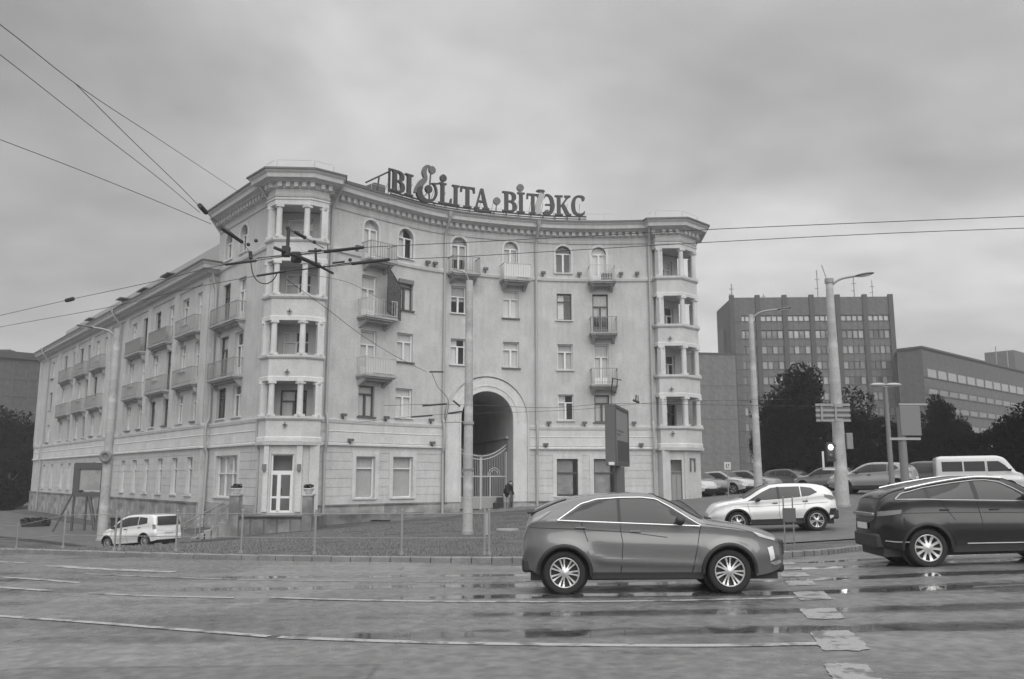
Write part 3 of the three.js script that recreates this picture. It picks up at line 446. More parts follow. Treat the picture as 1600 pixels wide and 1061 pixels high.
{ // left wing: the tall part beside the corner, and the long lower part
  const t = (s0, s1, h0, h1, o) => hole(WS(s1), WS(s0), h0, h1, o);
  const TH = [t(5.41, 6.5, 14.5, 16.1, { arch: 1 }), t(3.15, 4.24, 14.5, 16.1, { arch: 1 }), t(5.41, 6.53, 10.66, 13.05, { door: 1 }), t(3.08, 4.25, 10.66, 13.05, { door: 1 }), t(5.3, 6.62, 7.52, 9.95, { door: 1 }), t(3.1, 4.3, 7.52, 9.95, { door: 1 }), t(5.3, 6.62, 5.24, 6.97), t(3.0, 4.24, 5.24, 6.97)];
  const TG = t(2.93, 6.14, 0.9, 3.15);
  mesh('wall', wallCells(TW, WS(7.6), WS(-0.4), 3.7, 17.2, TH), M.wall, B);
  mesh('ground_floor_wall', wallCells(TW, WS(7.6), WS(-0.4), 0.55, 3.7, [TG], -0.32, 0.02, 0.45), M.wallLow, B);
  mesh('plinth', TW.box(WS(7.6), WS(-0.4), -2.2, 0.55, -0.32, 0.1), M.plinth, B);
  TH.forEach((o, i) => windowUnit(TW, o, { curtain: i < 2 ? 5 : [5, 5, 5, 2, 1, 4, 5, 5][i], half: 0.9, dark: i > 1 && i % 2 === 0 }));
  windowUnit(TW, TG, { surround: 1, parts: 3, full: 1, curtain: 2, half: 0.2, transom: 2.15 });
  balcony(TW, WS(6.95), WS(2.9), 10.6, { depth: 0.6 }); balcony(TW, WS(6.95), WS(2.9), 7.46, { depth: 0.6 });
  // long lower wing
  const cs = [9.05, 11.75, 14.45, 17.3, 20.1, 22.9, 30.6, 33.3, 36, 38.8, 41.4, 44.9, 50.2], LH = [], LG = [];
  cs.forEach((c, i) => { const b = i > 11 ? 0 : 1; LH.push(t(c - 0.57, c + 0.57, 5.25, 6.95), t(c - 0.57, c + 0.57, b && i % 2 === 0 ? 7.5 : 8.4, 10.05, b && i % 2 === 0 ? { door: 1 } : {}), t(c - 0.57, c + 0.57, b && i % 2 === 0 ? 10.66 : 11.4, 13.05, b && i % 2 === 0 ? { door: 1 } : {})); });
  for (const c of [9.3, 12.0, 14.9, 17.8, 20.5, 23.3, 31.4, 34.2, 37, 40, 43, 47, 50.5]) LG.push(t(c - 0.52, c + 0.52, 0.95, 3.15));
  const e = WS(7.5);
  mesh('wall', wallCells(LW, 0, e, 3.7, 13.9, LH), M.wall, B);
  mesh('ground_floor_wall', wallCells(LW, 0, e, 0.55, 3.7, LG, -0.32, 0.02, 0.45), M.wallLow, B);
  mesh('plinth', LW.box(0, e, -3, 0.55, -0.32, 0.1), M.plinth, B);
  mesh('plinth_ledge', LW.box(0, e, 0.48, 0.57, 0.1, 0.17), mat(0.3, 0.8, { map: T.stone }), B);
  LH.forEach((o, i) => windowUnit(LW, o, { dark: R() < 0.35, darkSill: R() < 0.4 })); LG.forEach((o) => windowUnit(LW, o, { curtain: 2, half: 0.3, surround: 0, parts: 1 }));
  for (const [a, b] of [[8.6, 12.2], [14.0, 17.8], [19.7, 23.4], [30.1, 33.8], [35.5, 39.3], [41, 45.4]]) { balcony(LW, WS(b), WS(a), 10.64, { depth: 0.5, sheet: R() < 0.3 ? sheetGrey : undefined }); balcony(LW, WS(b), WS(a), 7.5, { depth: 0.5, sheet: R() < 0.3 ? sheetMat : undefined }); }
  for (const s of [7.95, 13.1, 18.75, 24.3, 29.3, 34.65, 40.1, 47, 55.6]) mesh('pilaster', LW.box(WS(s + 0.38), WS(s - 0.38), 5.02, 13.6, 0, 0.16), M.wall, B);
  mesh('inner_wall', [LW.box(0.3, 55.8, -1, 17, -2.2, -1.9), ...[3.9, 7.0, 10.1, 13.2].map((h) => LW.box(0.3, 55.8, h, h + 0.3, -1.9, -0.75))], M.inner, B);
  // lower cornice, its end, roof
  const lp = [wingAt(56, 0.28), wingAt(7.52, 0.28), wingAt(7.52, -0.4)];
  mesh('cornice', sweep(lp, [[0, 13.5], [0.08, 13.52], [0.1, 13.66], [0.02, 13.7], [0.02, 13.85], [0.3, 13.92], [0.34, 14.02], [0.66, 14.08], [0.7, 14.26], [0.8, 14.36], [0.8, 14.44], [-0.3, 14.5]]), M.cornice, B);
  mesh('roof_edge', sweep(lp, [[0.72, 14.44], [0.86, 14.43], [0.86, 14.53], [0.2, 14.7], [-0.2, 14.7]]), M.tin, B);
  mesh('roof', prism([wingAt(56, 0.2), wingAt(7.52, 0.2), wingAt(7.52, -11), wingAt(56, -11)], 14.2, 14.4), M.tin, B);
  mesh('rear_wall', [facade([wingAt(7, -11), wingAt(56, -11)]).box(0, 48, -3, 14.2, -0.3, 0), facade([wingAt(56, -11), wingAt(56, 0.28)]).box(0, 11.2, -3, 14.2, -0.3, 0), facade([wingAt(7.5, 0.28), wingAt(7.5, -0.4)]).box(0, 0.7, -2, 14, -0.1, 0.01)], M.wall, B);
  for (const [s, w, h] of [[17.5, 1.2, 0.5], [23, 1.4, 0.4], [29, 0.8, 0.7], [39, 1.2, 0.5]]) mesh('roof_vent', [LW.box(WS(s + w / 2), WS(s - w / 2), 14.6, 15.2 + h, -1.6, -0.6), LW.box(WS(s + w / 2 + 0.25), WS(s - w / 2 - 0.25), 15.2 + h, 15.28 + h, -1.9, -0.2)], M.tin, B);
  // string bands run along both wings
  const band = (P, h) => sweep(P, [[0, h - 0.24], [0.1, h - 0.2], [0.14, h - 0.06], [0.14, h], [0, h + 0.03]]);
  const lw = [wingAt(56, 0.28), wingAt(7.52, 0.28), wingAt(7.52, -0.3)], tw = [wingAt(7.52, -0.15), wingAt(-0.35, -0.15)];
  const fr = (P) => [sweep(P, [[0, 3.78], [0.06, 3.8], [0.06, 4.32], [0.09, 4.36], [0.06, 4.4], [0.06, 4.78]]), band(P, 5.0), sweep(P, [[0, 3.6], [0.16, 3.63], [0.16, 3.72], [0.05, 3.78]])];
  mesh('string_course', [...fr(lw), ...fr(tw), band(tw, 14.2)], M.trim, B);
  // front facade bands, broken by the arch
  const cut = (a, b) => { const o = []; for (let k = 0; k <= 14; k++) { const p = F.at(mix(a, b, k / 14), 0, 0); o.push([p.x, p.z]); } return o; };
  mesh('string_course', [...fr(cut(0, 8.2)), ...fr(cut(13.3, F.L)), band(cut(0, 2.24), 14.2), band(cut(4.09, 8.18), 14.2), band(cut(10.06, 11.53), 14.2), band(cut(13.33, 17.12), 14.2), band(cut(18.83, F.L), 14.2)], M.trim, B);
}
// corner loggias
function loggia(P, back, door) {
  const n = P.length, V = P.slice(1, n - 1), cen = V.reduce((a, p) => [a[0] + p[0] / V.length, a[1] + p[1] / V.length], [0, 0]);
  const inset = (p, k) => { const dx = cen[0] - p[0], dz = cen[1] - p[1], l = Math.hypot(dx, dz); return [p[0] + dx / l * k, p[1] + dz / l * k]; };
  const poly = [...P, back[1], back[0]], lines = [];
  LEV.forEach((L, k) => {
    const bot = k ? LEV[k - 1] + 1.76 : 3.74;
    mesh('parapet', [sweep(P, rectProf(-0.18, 0, bot, L - 0.2)), sweep(P, [[-0.2, L - 0.2], [0.06, L - 0.2], [0.12, L - 0.12], [0.12, L], [-0.2, L], [-0.2, L - 0.2]])], M.wallLow, B);
    mesh('parapet_moulding', sweep(P, [[0, bot], [0.05, bot], [0.05, bot + 0.2], [0.02, bot + 0.23], [0, bot + 0.24]]), M.trim, B);
    mesh('loggia_floor', prism(poly.map((p) => inset(p, 0.12)), bot + 0.02, bot + 0.3), M.soffit, B);
    V.forEach((p, i) => { const c = inset(p, 0.2), end = i === 0 || i === V.length - 1, w = 0.17, top = L + 1.76;
      mesh('column', [end ? box(-w, w, L, top - 0.1, -w, w).rotateY(0.5).translate(c[0], 0, c[1]) : new THREE.CylinderGeometry(0.145, 0.165, 1.56, 16).translate(c[0], L + 0.88, c[1]), box(-0.19, 0.19, top - 0.14, top, -0.19, 0.19).rotateY(i * 0.45).translate(c[0], 0, c[1]), box(-0.19, 0.19, L, L + 0.1, -0.19, 0.19).rotateY(i * 0.45).translate(c[0], 0, c[1])], M.trim, B); });
    const bf = facade(back), o = hole(bf.L * 0.3, bf.L * 0.78, L - 0.5, L + 1.45);
    mesh('loggia_wall', wallCells(bf, 0, bf.L, bot + 0.3, L + 1.8, [o], -0.25, 0), M.wall, B);
    windowUnit(bf, o, { dark: k === 0, curtain: [0, 0, 1, 3][k], half: [0.7, 0.7, 0.7, 0.95][k], transom: L + 0.85 });
    for (const [a, b] of [[P[0], back[0]], [back[1], P[n - 1]]]) { const f = facade([a, b]); if (f.L > 0.15) lines.push(f.box(0, f.L, bot, L + 1.8, -0.2, 0)); }
  });
  lines.forEach((g) => mesh('loggia_side_wall', g, M.wall, B));
  mesh('entablature', [sweep(P, rectProf(-0.2, 0, 15.96, 17.2)), sweep(P, [[0, 15.96], [0.04, 15.96], [0.04, 16.2], [0.09, 16.24], [0.09, 16.32], [0, 16.34]])], M.trim, B);
  mesh('loggia_floor', prism(poly.map((p) => inset(p, 0.12)), 16.0, 16.3), M.soffit, B); mesh('loggia_floor', prism(poly.map((p) => inset(p, -0.12)), 3.56, 3.74), M.soffit, B);
}
loggia(LB, [[-12.85, -44.0], [-10.05, -44.2]]);
loggia(RB, [[9.0, -52.35], [10.65, -53.55]]);
{ // ground floor under the left loggia: door with a light over it, pilasters, lamps
  const g = (a, b) => facade([a, b]), C = g(LB[2], LB[3]), d = hole(0.3, 1.42, 0.27, 3.12);
  const walls = [...wallCells(C, -0.05, C.L + 0.05, -1.2, 3.6, [d], -0.4, -0.16)];
  for (const [a, b] of [[LB[1], LB[2]], [LB[3], LB[4]]]) { const f = g(a, b); walls.push(f.box(0, f.L, -1.2, 3.6, -0.4, -0.16)); }
  mesh('ground_floor_wall', walls, M.wallLow, B);
  mesh('pilaster', [C.box(-0.05, 0.2, 0.3, 3.55, -0.16, -0.04), C.box(1.56, 1.85, 0.3, 3.55, -0.16, -0.04)], M.trim, B);
  const y = [[0.3, 0.38, 0.27, 3.12], [1.34, 1.42, 0.27, 3.12], [0.38, 1.34, 3.06, 3.12], [0.38, 1.34, 2.1, 2.3], [0.62, 0.8, 0.27, 2.1], [0.38, 0.62, 0.95, 1.05], [0.8, 1.34, 0.95, 1.05], [0.38, 1.34, 0.27, 0.36], [1.26, 1.34, 0.3, 2.1]].map(([a, b, h0, h1]) => C.box(a, b, h0, h1, -0.36, -0.26));
  const door = mesh('entrance_door', y, M.white, B);
  mesh('pane', quad(C, 0.32, 1.4, 0.3, 3.1, -0.31), M.glass, door); mesh('door_handle', C.box(0.84, 0.87, 1.15, 1.45, -0.26, -0.2), M.iron, door);
  mesh('inner_wall', [C.box(-0.3, 2, -1, 3.5, -1.5, -1.3)], M.inner, B);
  for (const s of [0.02, 1.72]) mesh('wall_lamp', [C.box(s - 0.08, s + 0.08, 2.3, 2.62, -0.04, 0.16)], mat(0.18, 0.5), B);
  const C2 = g(RB[1], RB[2]), d2 = hole(0.55, 1.2, 0.4, 3.0), w2 = wallCells(C2, 0, C2.L, -0.4, 3.6, [d2], -0.4, -0.16);
  { const f = g(RB[0], RB[1]); w2.push(f.box(-0.1, f.L + 0.1, -0.4, 3.6, -0.5, -0.02)); const q = g(LB[4], LB[5]); mesh('ground_floor_wall', q.box(-0.1, q.L + 0.1, -1.2, 3.6, -0.5, -0.02), M.wallLow, B); }
  for (let i = 2; i < 4; i++) { const f = g(RB[i], RB[i + 1]); w2.push(f.box(0, f.L, -0.4, 3.6, -0.4, -0.16)); }
  mesh('ground_floor_wall', w2, M.wallLow, B);
  const dr = mesh('entrance_door', [C2.box(0.55, 1.2, 0.4, 2.25, -0.36, -0.3), C2.box(0.55, 1.2, 2.25, 2.35, -0.36, -0.24)], mat(0.22, 0.6), B);
  mesh('pane', quad(C2, 0.57, 1.18, 2.35, 2.98, -0.31), M.glass, dr); mesh('door_panel', [C2.box(0.6, 0.85, 0.6, 2.1, -0.3, -0.27), C2.box(0.9, 1.15, 0.6, 2.1, -0.3, -0.27)], mat(0.3, 0.6), dr);
  const C3 = g(RB[2], RB[3]); mesh('arched_plaque', [C3.box(0.5, 0.58, 2.3, 3.1, -0.16, -0.08), C3.box(0.95, 1.03, 2.3, 3.1, -0.16, -0.08), C3.box(0.5, 1.03, 3.02, 3.1, -0.16, -0.08)], mat(0.16, 0.6), B);
  mesh('inner_wall', C2.box(0.2, 1.5, -0.2, 3.5, -0.9, -0.8), M.inner, B);
}
{ // main cornice with dentils, roof, rail, downpipes, lamps
  mesh('cornice', [sweep(TALL, [[0, 16.36], [0.07, 16.4], [0.1, 16.52], [0.03, 16.56], [0.03, 16.8], [0.12, 16.84], [0.14, 17.08], [0.38, 17.12], [0.42, 17.18], [0.7, 17.22], [0.72, 17.42], [0.82, 17.52], [0.84, 17.6], [-0.3, 17.66]])], M.cornice, B);
  const P = TALL, dn = []; let acc = 0; for (let i = 0; i < P.length - 2; i++) { const f = facade([P[i], P[i + 1]]); let s = (0.42 - acc % 0.42) % 0.42; for (; s < f.L; s += 0.42) dn.push(f.box(s, s + 0.22, 16.86, 17.1, 0.1, 0.32)); acc += f.L; }
  tag(mesh('dentils', dn, M.trim, B), null, null, null, 'stuff');
  mesh('roof_edge', sweep(TALL, [[0.76, 17.6], [0.9, 17.59], [0.9, 17.69], [0.3, 17.84], [-0.25, 17.84]]), M.tin, B);
  mesh('roof', prism([...TALL, [-3, -66], wingAt(7.5, -11)], 17.3, 17.55), M.tin, B);
  mesh('rear_wall', [facade([[10.9, -68], [-3, -66]]).box(0, 14, -2, 17.4, -0.3, 0), facade([[-3, -66], wingAt(7.5, -11)]).box(0, 12, -2, 17.4, -0.3, 0), facade([wingAt(7.5, -11), wingAt(7.5, -0.15)]).box(0, 10.8, -2, 17.4, -0.3, 0), facade([[10.7, -53.6], [10.9, -68]]).box(0, 14.4, -2, 17.4, -0.3, 0)], M.wall, B);
  const rl = []; for (let i = 0; i < P.length - 1; i++) { const f = facade([P[i], P[i + 1]]); if (f.L < 0.3) continue; rl.push(f.box(0, f.L, 18.3, 18.315, 0.2, 0.215)); if (i % 4 === 0 || f.L > 1) rl.push(f.box(0, 0.02, 17.8, 18.3, 0.2, 0.22)); } mesh('roof_rail', rl, mat(0.45, 0.6), B);
  const pipe = (Fx, s, lo, top, reach = 0.85) => mesh('downpipe', [tube([Fx.at(s, top, reach), Fx.at(s, top - 0.25, reach - 0.1), Fx.at(s, top - 0.95, 0.22), Fx.at(s, top - 1.2, 0.14)], 0.075, 8, 14), bar(Fx.at(s, top - 1.2, 0.14), Fx.at(s, 5.3, 0.14), 0.075, 8), tube([Fx.at(s, 5.3, 0.14), Fx.at(s, 5.0, 0.28), Fx.at(s, 3.7, 0.28), Fx.at(s, 3.3, 0.14)], 0.075, 8, 14), bar(Fx.at(s, 3.3, 0.14), Fx.at(s, lo, 0.2), 0.075, 8), new THREE.CylinderGeometry(0.17, 0.08, 0.3, 8).translate(...Fx.at(s, top + 0.05, reach).toArray())], M.pipe, B);
  for (const s of [0.22, 8.0, 13.85, 20.95]) pipe(F, s, -0.3, 17.35); pipe(TW, WS(-0.15), -0.4, 17.35); pipe(TW, WS(7.3), -0.8, 14.1, 0.5); pipe(LW, WS(26), -1, 14.3); pipe(LW, WS(51.6), -1, 14.3);
  const fl = []; for (const [s, h] of [[1.3, 5.15], [4.1, 5.15], [7.2, 5.15], [14.6, 5.15], [16.8, 5.15], [19.8, 5.15], [1.9, 14.4], [6.8, 14.4], [7.3, 14.4], [10.6, 14.4], [13.1, 14.4], [14.3, 14.4], [16.6, 14.4], [19.2, 14.4], [20.2, 14.4], [1.8, 3.85], [7.3, 3.85], [14.4, 3.85], [20.2, 3.85]]) mesh('floodlight', [F.box(s - 0.02, s + 0.02, h - 0.15, h, 0.05, 0.2), F.box(s - 0.14, s + 0.14, h, h + 0.14, 0.12, 0.32)], mat(0.13, 0.6), B);
  const cross = (x, z, h) => mesh('wall_anchor', [box(x - 0.12, x + 0.12, h - 0.03, h + 0.03, z, z + 0.05), box(x - 0.03, x + 0.03, h - 0.14, h + 0.14, z, z + 0.05)], mat(0.18, 0.6), B);
  for (const L of [4.55, 7.2, 10.3]) { cross(-11.3, -42.48, L); cross(9.6, -51.02, L); }
  for (const [s, w, h] of [[1.6, 2.2, 0.55], [4.0, 0.8, 0.9]]) mesh('chimney', F.box(s, s + w, 17.5, 18.2 + h, -2.2, -1.4), mat(0.14, 0.8), B);
}
{ // entrance terrace in front of the left loggia
  const t = thing('entrance_terrace', 'stone entrance terrace with side steps, two pillars and handrails below the left loggia', 'terrace', [-11.2, 0, -41.2]);
  const pan = [], m = mat(0.36, 0.8, { map: T.stone });
  mesh('platform', [box(-1.9, 2.0, -1.6, 0.16, -1.9, 0.7)], M.plinthWet, t);
  for (let k = 0; k < 5; k++) mesh('wall_panel', rbox(-1.55 + k * 0.62, -1.0 + k * 0.62, -1.4, 0.02, 0.66, 0.76, 0.015), m, t);
  mesh('coping', rbox(-1.7, 1.85, 0.13, 0.22, 0.6, 0.82, 0.02), mat(0.2, 0.8, { map: T.stone }), t);
  for (const x of [-1.72, 1.68]) { const p = mesh('pillar', rbox(x - 0.23, x + 0.23, -1.5, 1.12, 0.5, 0.96, 0.02), m, t); mesh('pillar_cap', rbox(x - 0.27, x + 0.27, 1.12, 1.2, 0.46, 1.0, 0.015), M.plinth, p); }
  for (let k = 0; k < 7; k++) mesh('step', box(-2.2 - k * 0.32, -1.9 - k * 0.3, -1.6, 0.05 - k * 0.17, -0.9, 0.6), M.concrete, t);
  for (const z of [0.62, -0.85]) { mesh('handrail', [bar(V3(-1.9, 1.05, z), V3(-4.1, -0.15, z), 0.03), bar(V3(-1.9, 0.75, z), V3(-4.1, -0.45, z), 0.02), ...[0, 0.33, 0.66, 1].map((u) => bar(V3(mix(-1.9, -4.1, u), mix(1.05, -0.15, u), z), V3(mix(-1.9, -4.1, u), mix(0.1, -1.3, u), z), 0.025))], mat(0.3, 0.5), t); }
  const pm = mat(0.68, 0.7), fl = mat(0.05, 0.9);
  const planter = (x, label) => { const q = thing('planter', label, 'planter', [-11.2 + x, 1.2, -40.47]); mesh('bowl', new THREE.LatheGeometry([[0.02, 0], [0.12, 0], [0.15, 0.05], [0.24, 0.22], [0.27, 0.24], [0.27, 0.27], [0.2, 0.27], [0.0, 0.25]].map((p) => new THREE.Vector2(...p)), 18), pm, q); const r = rng(5 + x * 10), g = []; for (let k = 0; k < 60; k++) { const a = r() * 6.28, d = r() * 0.24; g.push(new THREE.CircleGeometry(0.07, 5).rotateX(-1.2 + r() * 0.8).rotateY(r() * 6).translate(Math.cos(a) * d, 0.27 + r() * 0.17, Math.sin(a) * d)); } mesh('plant', g, fl, q); };
  planter(-1.72, 'pale bowl with dark plants on the pillar left of the glazed entrance door'); planter(1.68, 'pale bowl with dark plants on the pillar right of the glazed entrance door');
}

// ------------------------------------------------------------------ roof sign
const font = await new FontLoader().loadAsync('fonts/droid/droid_serif_bold.typeface.json');
{
  const sign = thing('roof_sign', 'dark free-standing letters and ornament along the roof edge of the curved building', 'roof sign');
  const SD = 0.5, sAt = (px) => { let a = -4, b = 24; for (let k = 0; k < 40; k++) { const m = (a + b) / 2, p = F.at(m, 18.75, SD), fw = (p.y - EYE) * Math.sin(PITCH) - p.z * Math.cos(PITCH); if (800 + FOCAL * p.x / fw < px) a = m; else b = m; } return (a + b) / 2; };
  const lm = mat(0.06, 0.6), grey = mat(0.15, 0.6), pale = mat(0.42, 0.7), y0 = 18.1, dp = [SD - 0.12, SD + 0.04];
  const put = (name, shapes, m, parent = sign) => mesh(name, shapes.flat().map((s) => F.shape(s, ...dp)), m, parent);
  const glyph = (ch, px0, px1, h0, h1, flip) => {
    const sh = font.generateShapes(ch, 1); let lo = [1e9, 1e9], hi = [-1e9, -1e9];
    for (const s of sh) for (const p of s.getPoints(8)) { lo = [Math.min(lo[0], p.x), Math.min(lo[1], p.y)]; hi = [Math.max(hi[0], p.x), Math.max(hi[1], p.y)]; }
    const s0 = sAt(px0), s1 = sAt(px1), map = (p) => { let u = (p.x - lo[0]) / (hi[0] - lo[0]); if (flip) u = 1 - u; return new THREE.Vector2(mix(s0, s1, u), mix(h0, h1, (p.y - lo[1]) / (hi[1] - lo[1]))); };
    put('letter', sh.map((s) => { const { shape, holes } = s.extractPoints(8), q = new THREE.Shape(shape.map(map)); q.holes = holes.map((h) => new THREE.Path(h.map(map))); return q; }), lm);
  };
  const top = y0 + 1.3;
  for (const [c, a, b] of [['B', 611, 632.5], ['I', 633.5, 645.5], ['L', 686, 706], ['I', 706.5, 718], ['T', 719.5, 742], ['A', 741, 764.5], ['B', 785, 807.5], ['T', 823, 842.5], ['K', 867, 892.5], ['C', 892.5, 914]]) glyph(c, a, b, y0, top + (c === 'C' ? 0.03 : 0));
  glyph('I', 808.5, 820, y0, top + 0.02);
  const stroke = (pts) => { const n = pts.length, E = [], out = []; const c = new THREE.CatmullRomCurve3(pts.map((p) => V3(p[0], p[1], 0))); for (let k = 0; k <= 40; k++) { const u = k / 40, p = c.getPoint(u), t = c.getTangent(u), i = Math.min(n - 2, Math.floor(u * (n - 1))), f = u * (n - 1) - i, w = mix(pts[i][2], pts[i + 1][2], f) / 2; E.push([p.x - t.y * w, p.y + t.x * w, p.x + t.y * w, p.y - t.x * w]); } for (let k = 0; k < 40; k++) { const a = E[k], b = E[k + 1]; out.push(new THREE.Shape([[a[0], a[1]], [a[2], a[3]], [b[2], b[3]], [b[0], b[1]]].map((q) => new THREE.Vector2(...q)))); } return out; };
  const disc = (px, h, r) => { const s = new THREE.Shape(); s.absarc(sAt(px), h, r, 0, Math.PI * 2); return s; };
  const q = (px, h, w) => [sAt(px), y0 + h, w];
  put('letter', [stroke([q(849.5, 1.14, 0.2), q(852, 1.25, 0.13), q(856.5, 1.28, 0.12), q(861, 1.1, 0.24), q(863, 0.65, 0.28), q(861, 0.22, 0.24), q(856, 0.03, 0.12), q(851, 0.07, 0.12), q(849.5, 0.18, 0.2)]), stroke([q(852, 0.65, 0.08), q(856, 0.66, 0.08), q(861, 0.66, 0.08)])], lm);
  // large ornamental ampersand: grey upper curl, dark lower bowl, discs on thin stems
  put('letter', [stroke([q(674, 1.92, 0.1), q(670.5, 2.12, 0.12), q(665, 2.02, 0.24), q(662.5, 1.66, 0.32), q(664.5, 1.32, 0.26), q(658, 0.95, 0.4), q(652, 0.55, 0.3), q(648, 0.28, 0.08)])], grey);
  put('letter', [stroke([q(660, 0.98, 0.16), q(655, 0.45, 0.46), q(659, 0.08, 0.4), q(667, -0.03, 0.2), q(677, 0.12, 0.15), q(682, 0.55, 0.14), q(680, 0.98, 0.12), q(675.5, 1.12, 0.08), q(672, 1.05, 0.05), q(676, 1.12, 0.06), q(685, 1.2, 0.08), q(690, 1.32, 0.1), q(694, 1.55, 0.12)])], lm);
  put('disc', [disc(675, y0 + 1.95, 0.24)], grey); put('disc', [disc(692.5, y0 + 1.6, 0.23)], lm); put('disc', [disc(670, y0 + 0.72, 0.25)], lm);
  put('stem', [stroke([q(673, 1.7, 0.03), q(672.5, 1.4, 0.03), q(672, 1.1, 0.03)]), stroke([q(671, 0.5, 0.03), q(671.5, 0.2, 0.03), q(671.8, 0, 0.03)]), stroke([q(669, 0.5, 0.03), q(664, 0.25, 0.03), q(660, 0.1, 0.03)])], grey);
  put('disc', [disc(776.5, y0 + 0.62, 0.23)], grey); put('stem', [stroke([q(776, 0.4, 0.035), q(775.6, 0.2, 0.035), q(775.3, 0, 0.035)])], grey);
  put('disc', [disc(813, y0 + 1.62, 0.23)], grey);
  put('ornament', [stroke([q(838, 1.5, 0.05), q(841, 1.52, 0.16), q(845, 1.52, 0.18), q(849, 1.52, 0.16), q(851.5, 1.52, 0.05)])], lm);
  put('ornament', [stroke([q(848, 1.35, 0.34), q(845.5, 1.1, 0.4), q(842.5, 0.78, 0.34), q(840.5, 0.45, 0.36), q(840.5, 0.1, 0.42), q(841, 0, 0.42)])], pale);
  put('ornament', [stroke([q(847.5, 1.42, 0.26), q(846.5, 1.25, 0.26), q(844.5, 1.02, 0.12)]), stroke([q(852, 0.22, 0.14), q(855, 0.25, 0.16), q(857.5, 0.2, 0.12)])], mat(0.16, 0.7));
  mesh('base_rail', [F.box(sAt(610), sAt(916), 18.02, 18.09, SD - 0.1, SD), F.box(sAt(610), sAt(916), 17.86, 17.91, SD - 0.02, SD + 0.06)], lm, sign);
  mesh('base_plinth', [F.box(sAt(742), sAt(768), 17.93, 18.06, SD - 0.15, SD + 0.1)], lm, sign);
  const st = []; for (let s = sAt(612); s < sAt(914); s += 0.8) { st.push(F.box(s - 0.02, s + 0.02, 17.6, 18.1, SD - 0.06, SD - 0.02)); const a = F.at(s, 18.1, SD - 0.1), b = F.at(s, 17.7, SD - 1.1); st.push(bar(a, b, 0.02, 5), bar(F.at(s, 18.9, SD - 0.12), b, 0.012, 5)); } mesh('strut', st, M.iron, sign);
  mesh('end_frame', [F.box(sAt(611), sAt(613.5), 18.1, 19.5, SD - 0.3, SD - 0.2), bar(F.at(sAt(612), 19.3, SD - 0.25), F.at(sAt(580), 18.35, 0), 0.05), bar(F.at(sAt(597), 18.8, SD - 0.3), F.at(sAt(597), 17.8, 0), 0.05)], lm, sign);
}

// ------------------------------------------------------------------ cars
const paintOf = (v, r = 0.32, metal = 0) => new THREE.MeshPhysicalMaterial({ color: shade(v), roughness: r, metalness: metal, clearcoat: 1, clearcoatRoughness: 0.06 });
const C = { tyre: mat(0.025, 0.85), rim: new THREE.MeshStandardMaterial({ color: shade(0.62), roughness: 0.35, metalness: 0.6 }), barrel: mat(0.05, 0.7), black: mat(0.03, 0.6), glass: new THREE.MeshPhysicalMaterial({ color: shade(0.045), roughness: 0.06, specularIntensity: 0.75 }), chrome: new THREE.MeshStandardMaterial({ color: shade(0.75), roughness: 0.25, metalness: 0.7 }), seam: mat(0.03, 0.8), lens: new THREE.MeshPhysicalMaterial({ color: shade(0.72), roughness: 0.12, clearcoat: 1 }), red: new THREE.MeshPhysicalMaterial({ color: shade(0.2), roughness: 0.15, clearcoat: 1 }), plate: mat(0.7, 0.5) };
function curve(K) { // monotone-ish cubic through [x, y] keys
  const n = K.length, m = K.map((_, i) => { if (i === 0 || i === n - 1) return 0; const a = (K[i][1] - K[i - 1][1]) / (K[i][0] - K[i - 1][0]), b = (K[i + 1][1] - K[i][1]) / (K[i + 1][0] - K[i][0]); return a * b <= 0 ? 0 : 2 * a * b / (a + b); });
  if (n > 1) { m[0] = (K[1][1] - K[0][1]) / (K[1][0] - K[0][0]); m[n - 1] = (K[n - 1][1] - K[n - 2][1]) / (K[n - 1][0] - K[n - 2][0]); }
  return (x) => { if (x <= K[0][0]) return K[0][1]; if (x >= K[n - 1][0]) return K[n - 1][1]; let i = 0; while (K[i + 1][0] < x) i++; const h = K[i + 1][0] - K[i][0], t = (x - K[i][0]) / h, t2 = t * t, t3 = t2 * t; return (2 * t3 - 3 * t2 + 1) * K[i][1] + (t3 - 2 * t2 + t) * h * m[i] + (-2 * t3 + 3 * t2) * K[i + 1][1] + (t3 - t2) * h * m[i + 1]; };
}
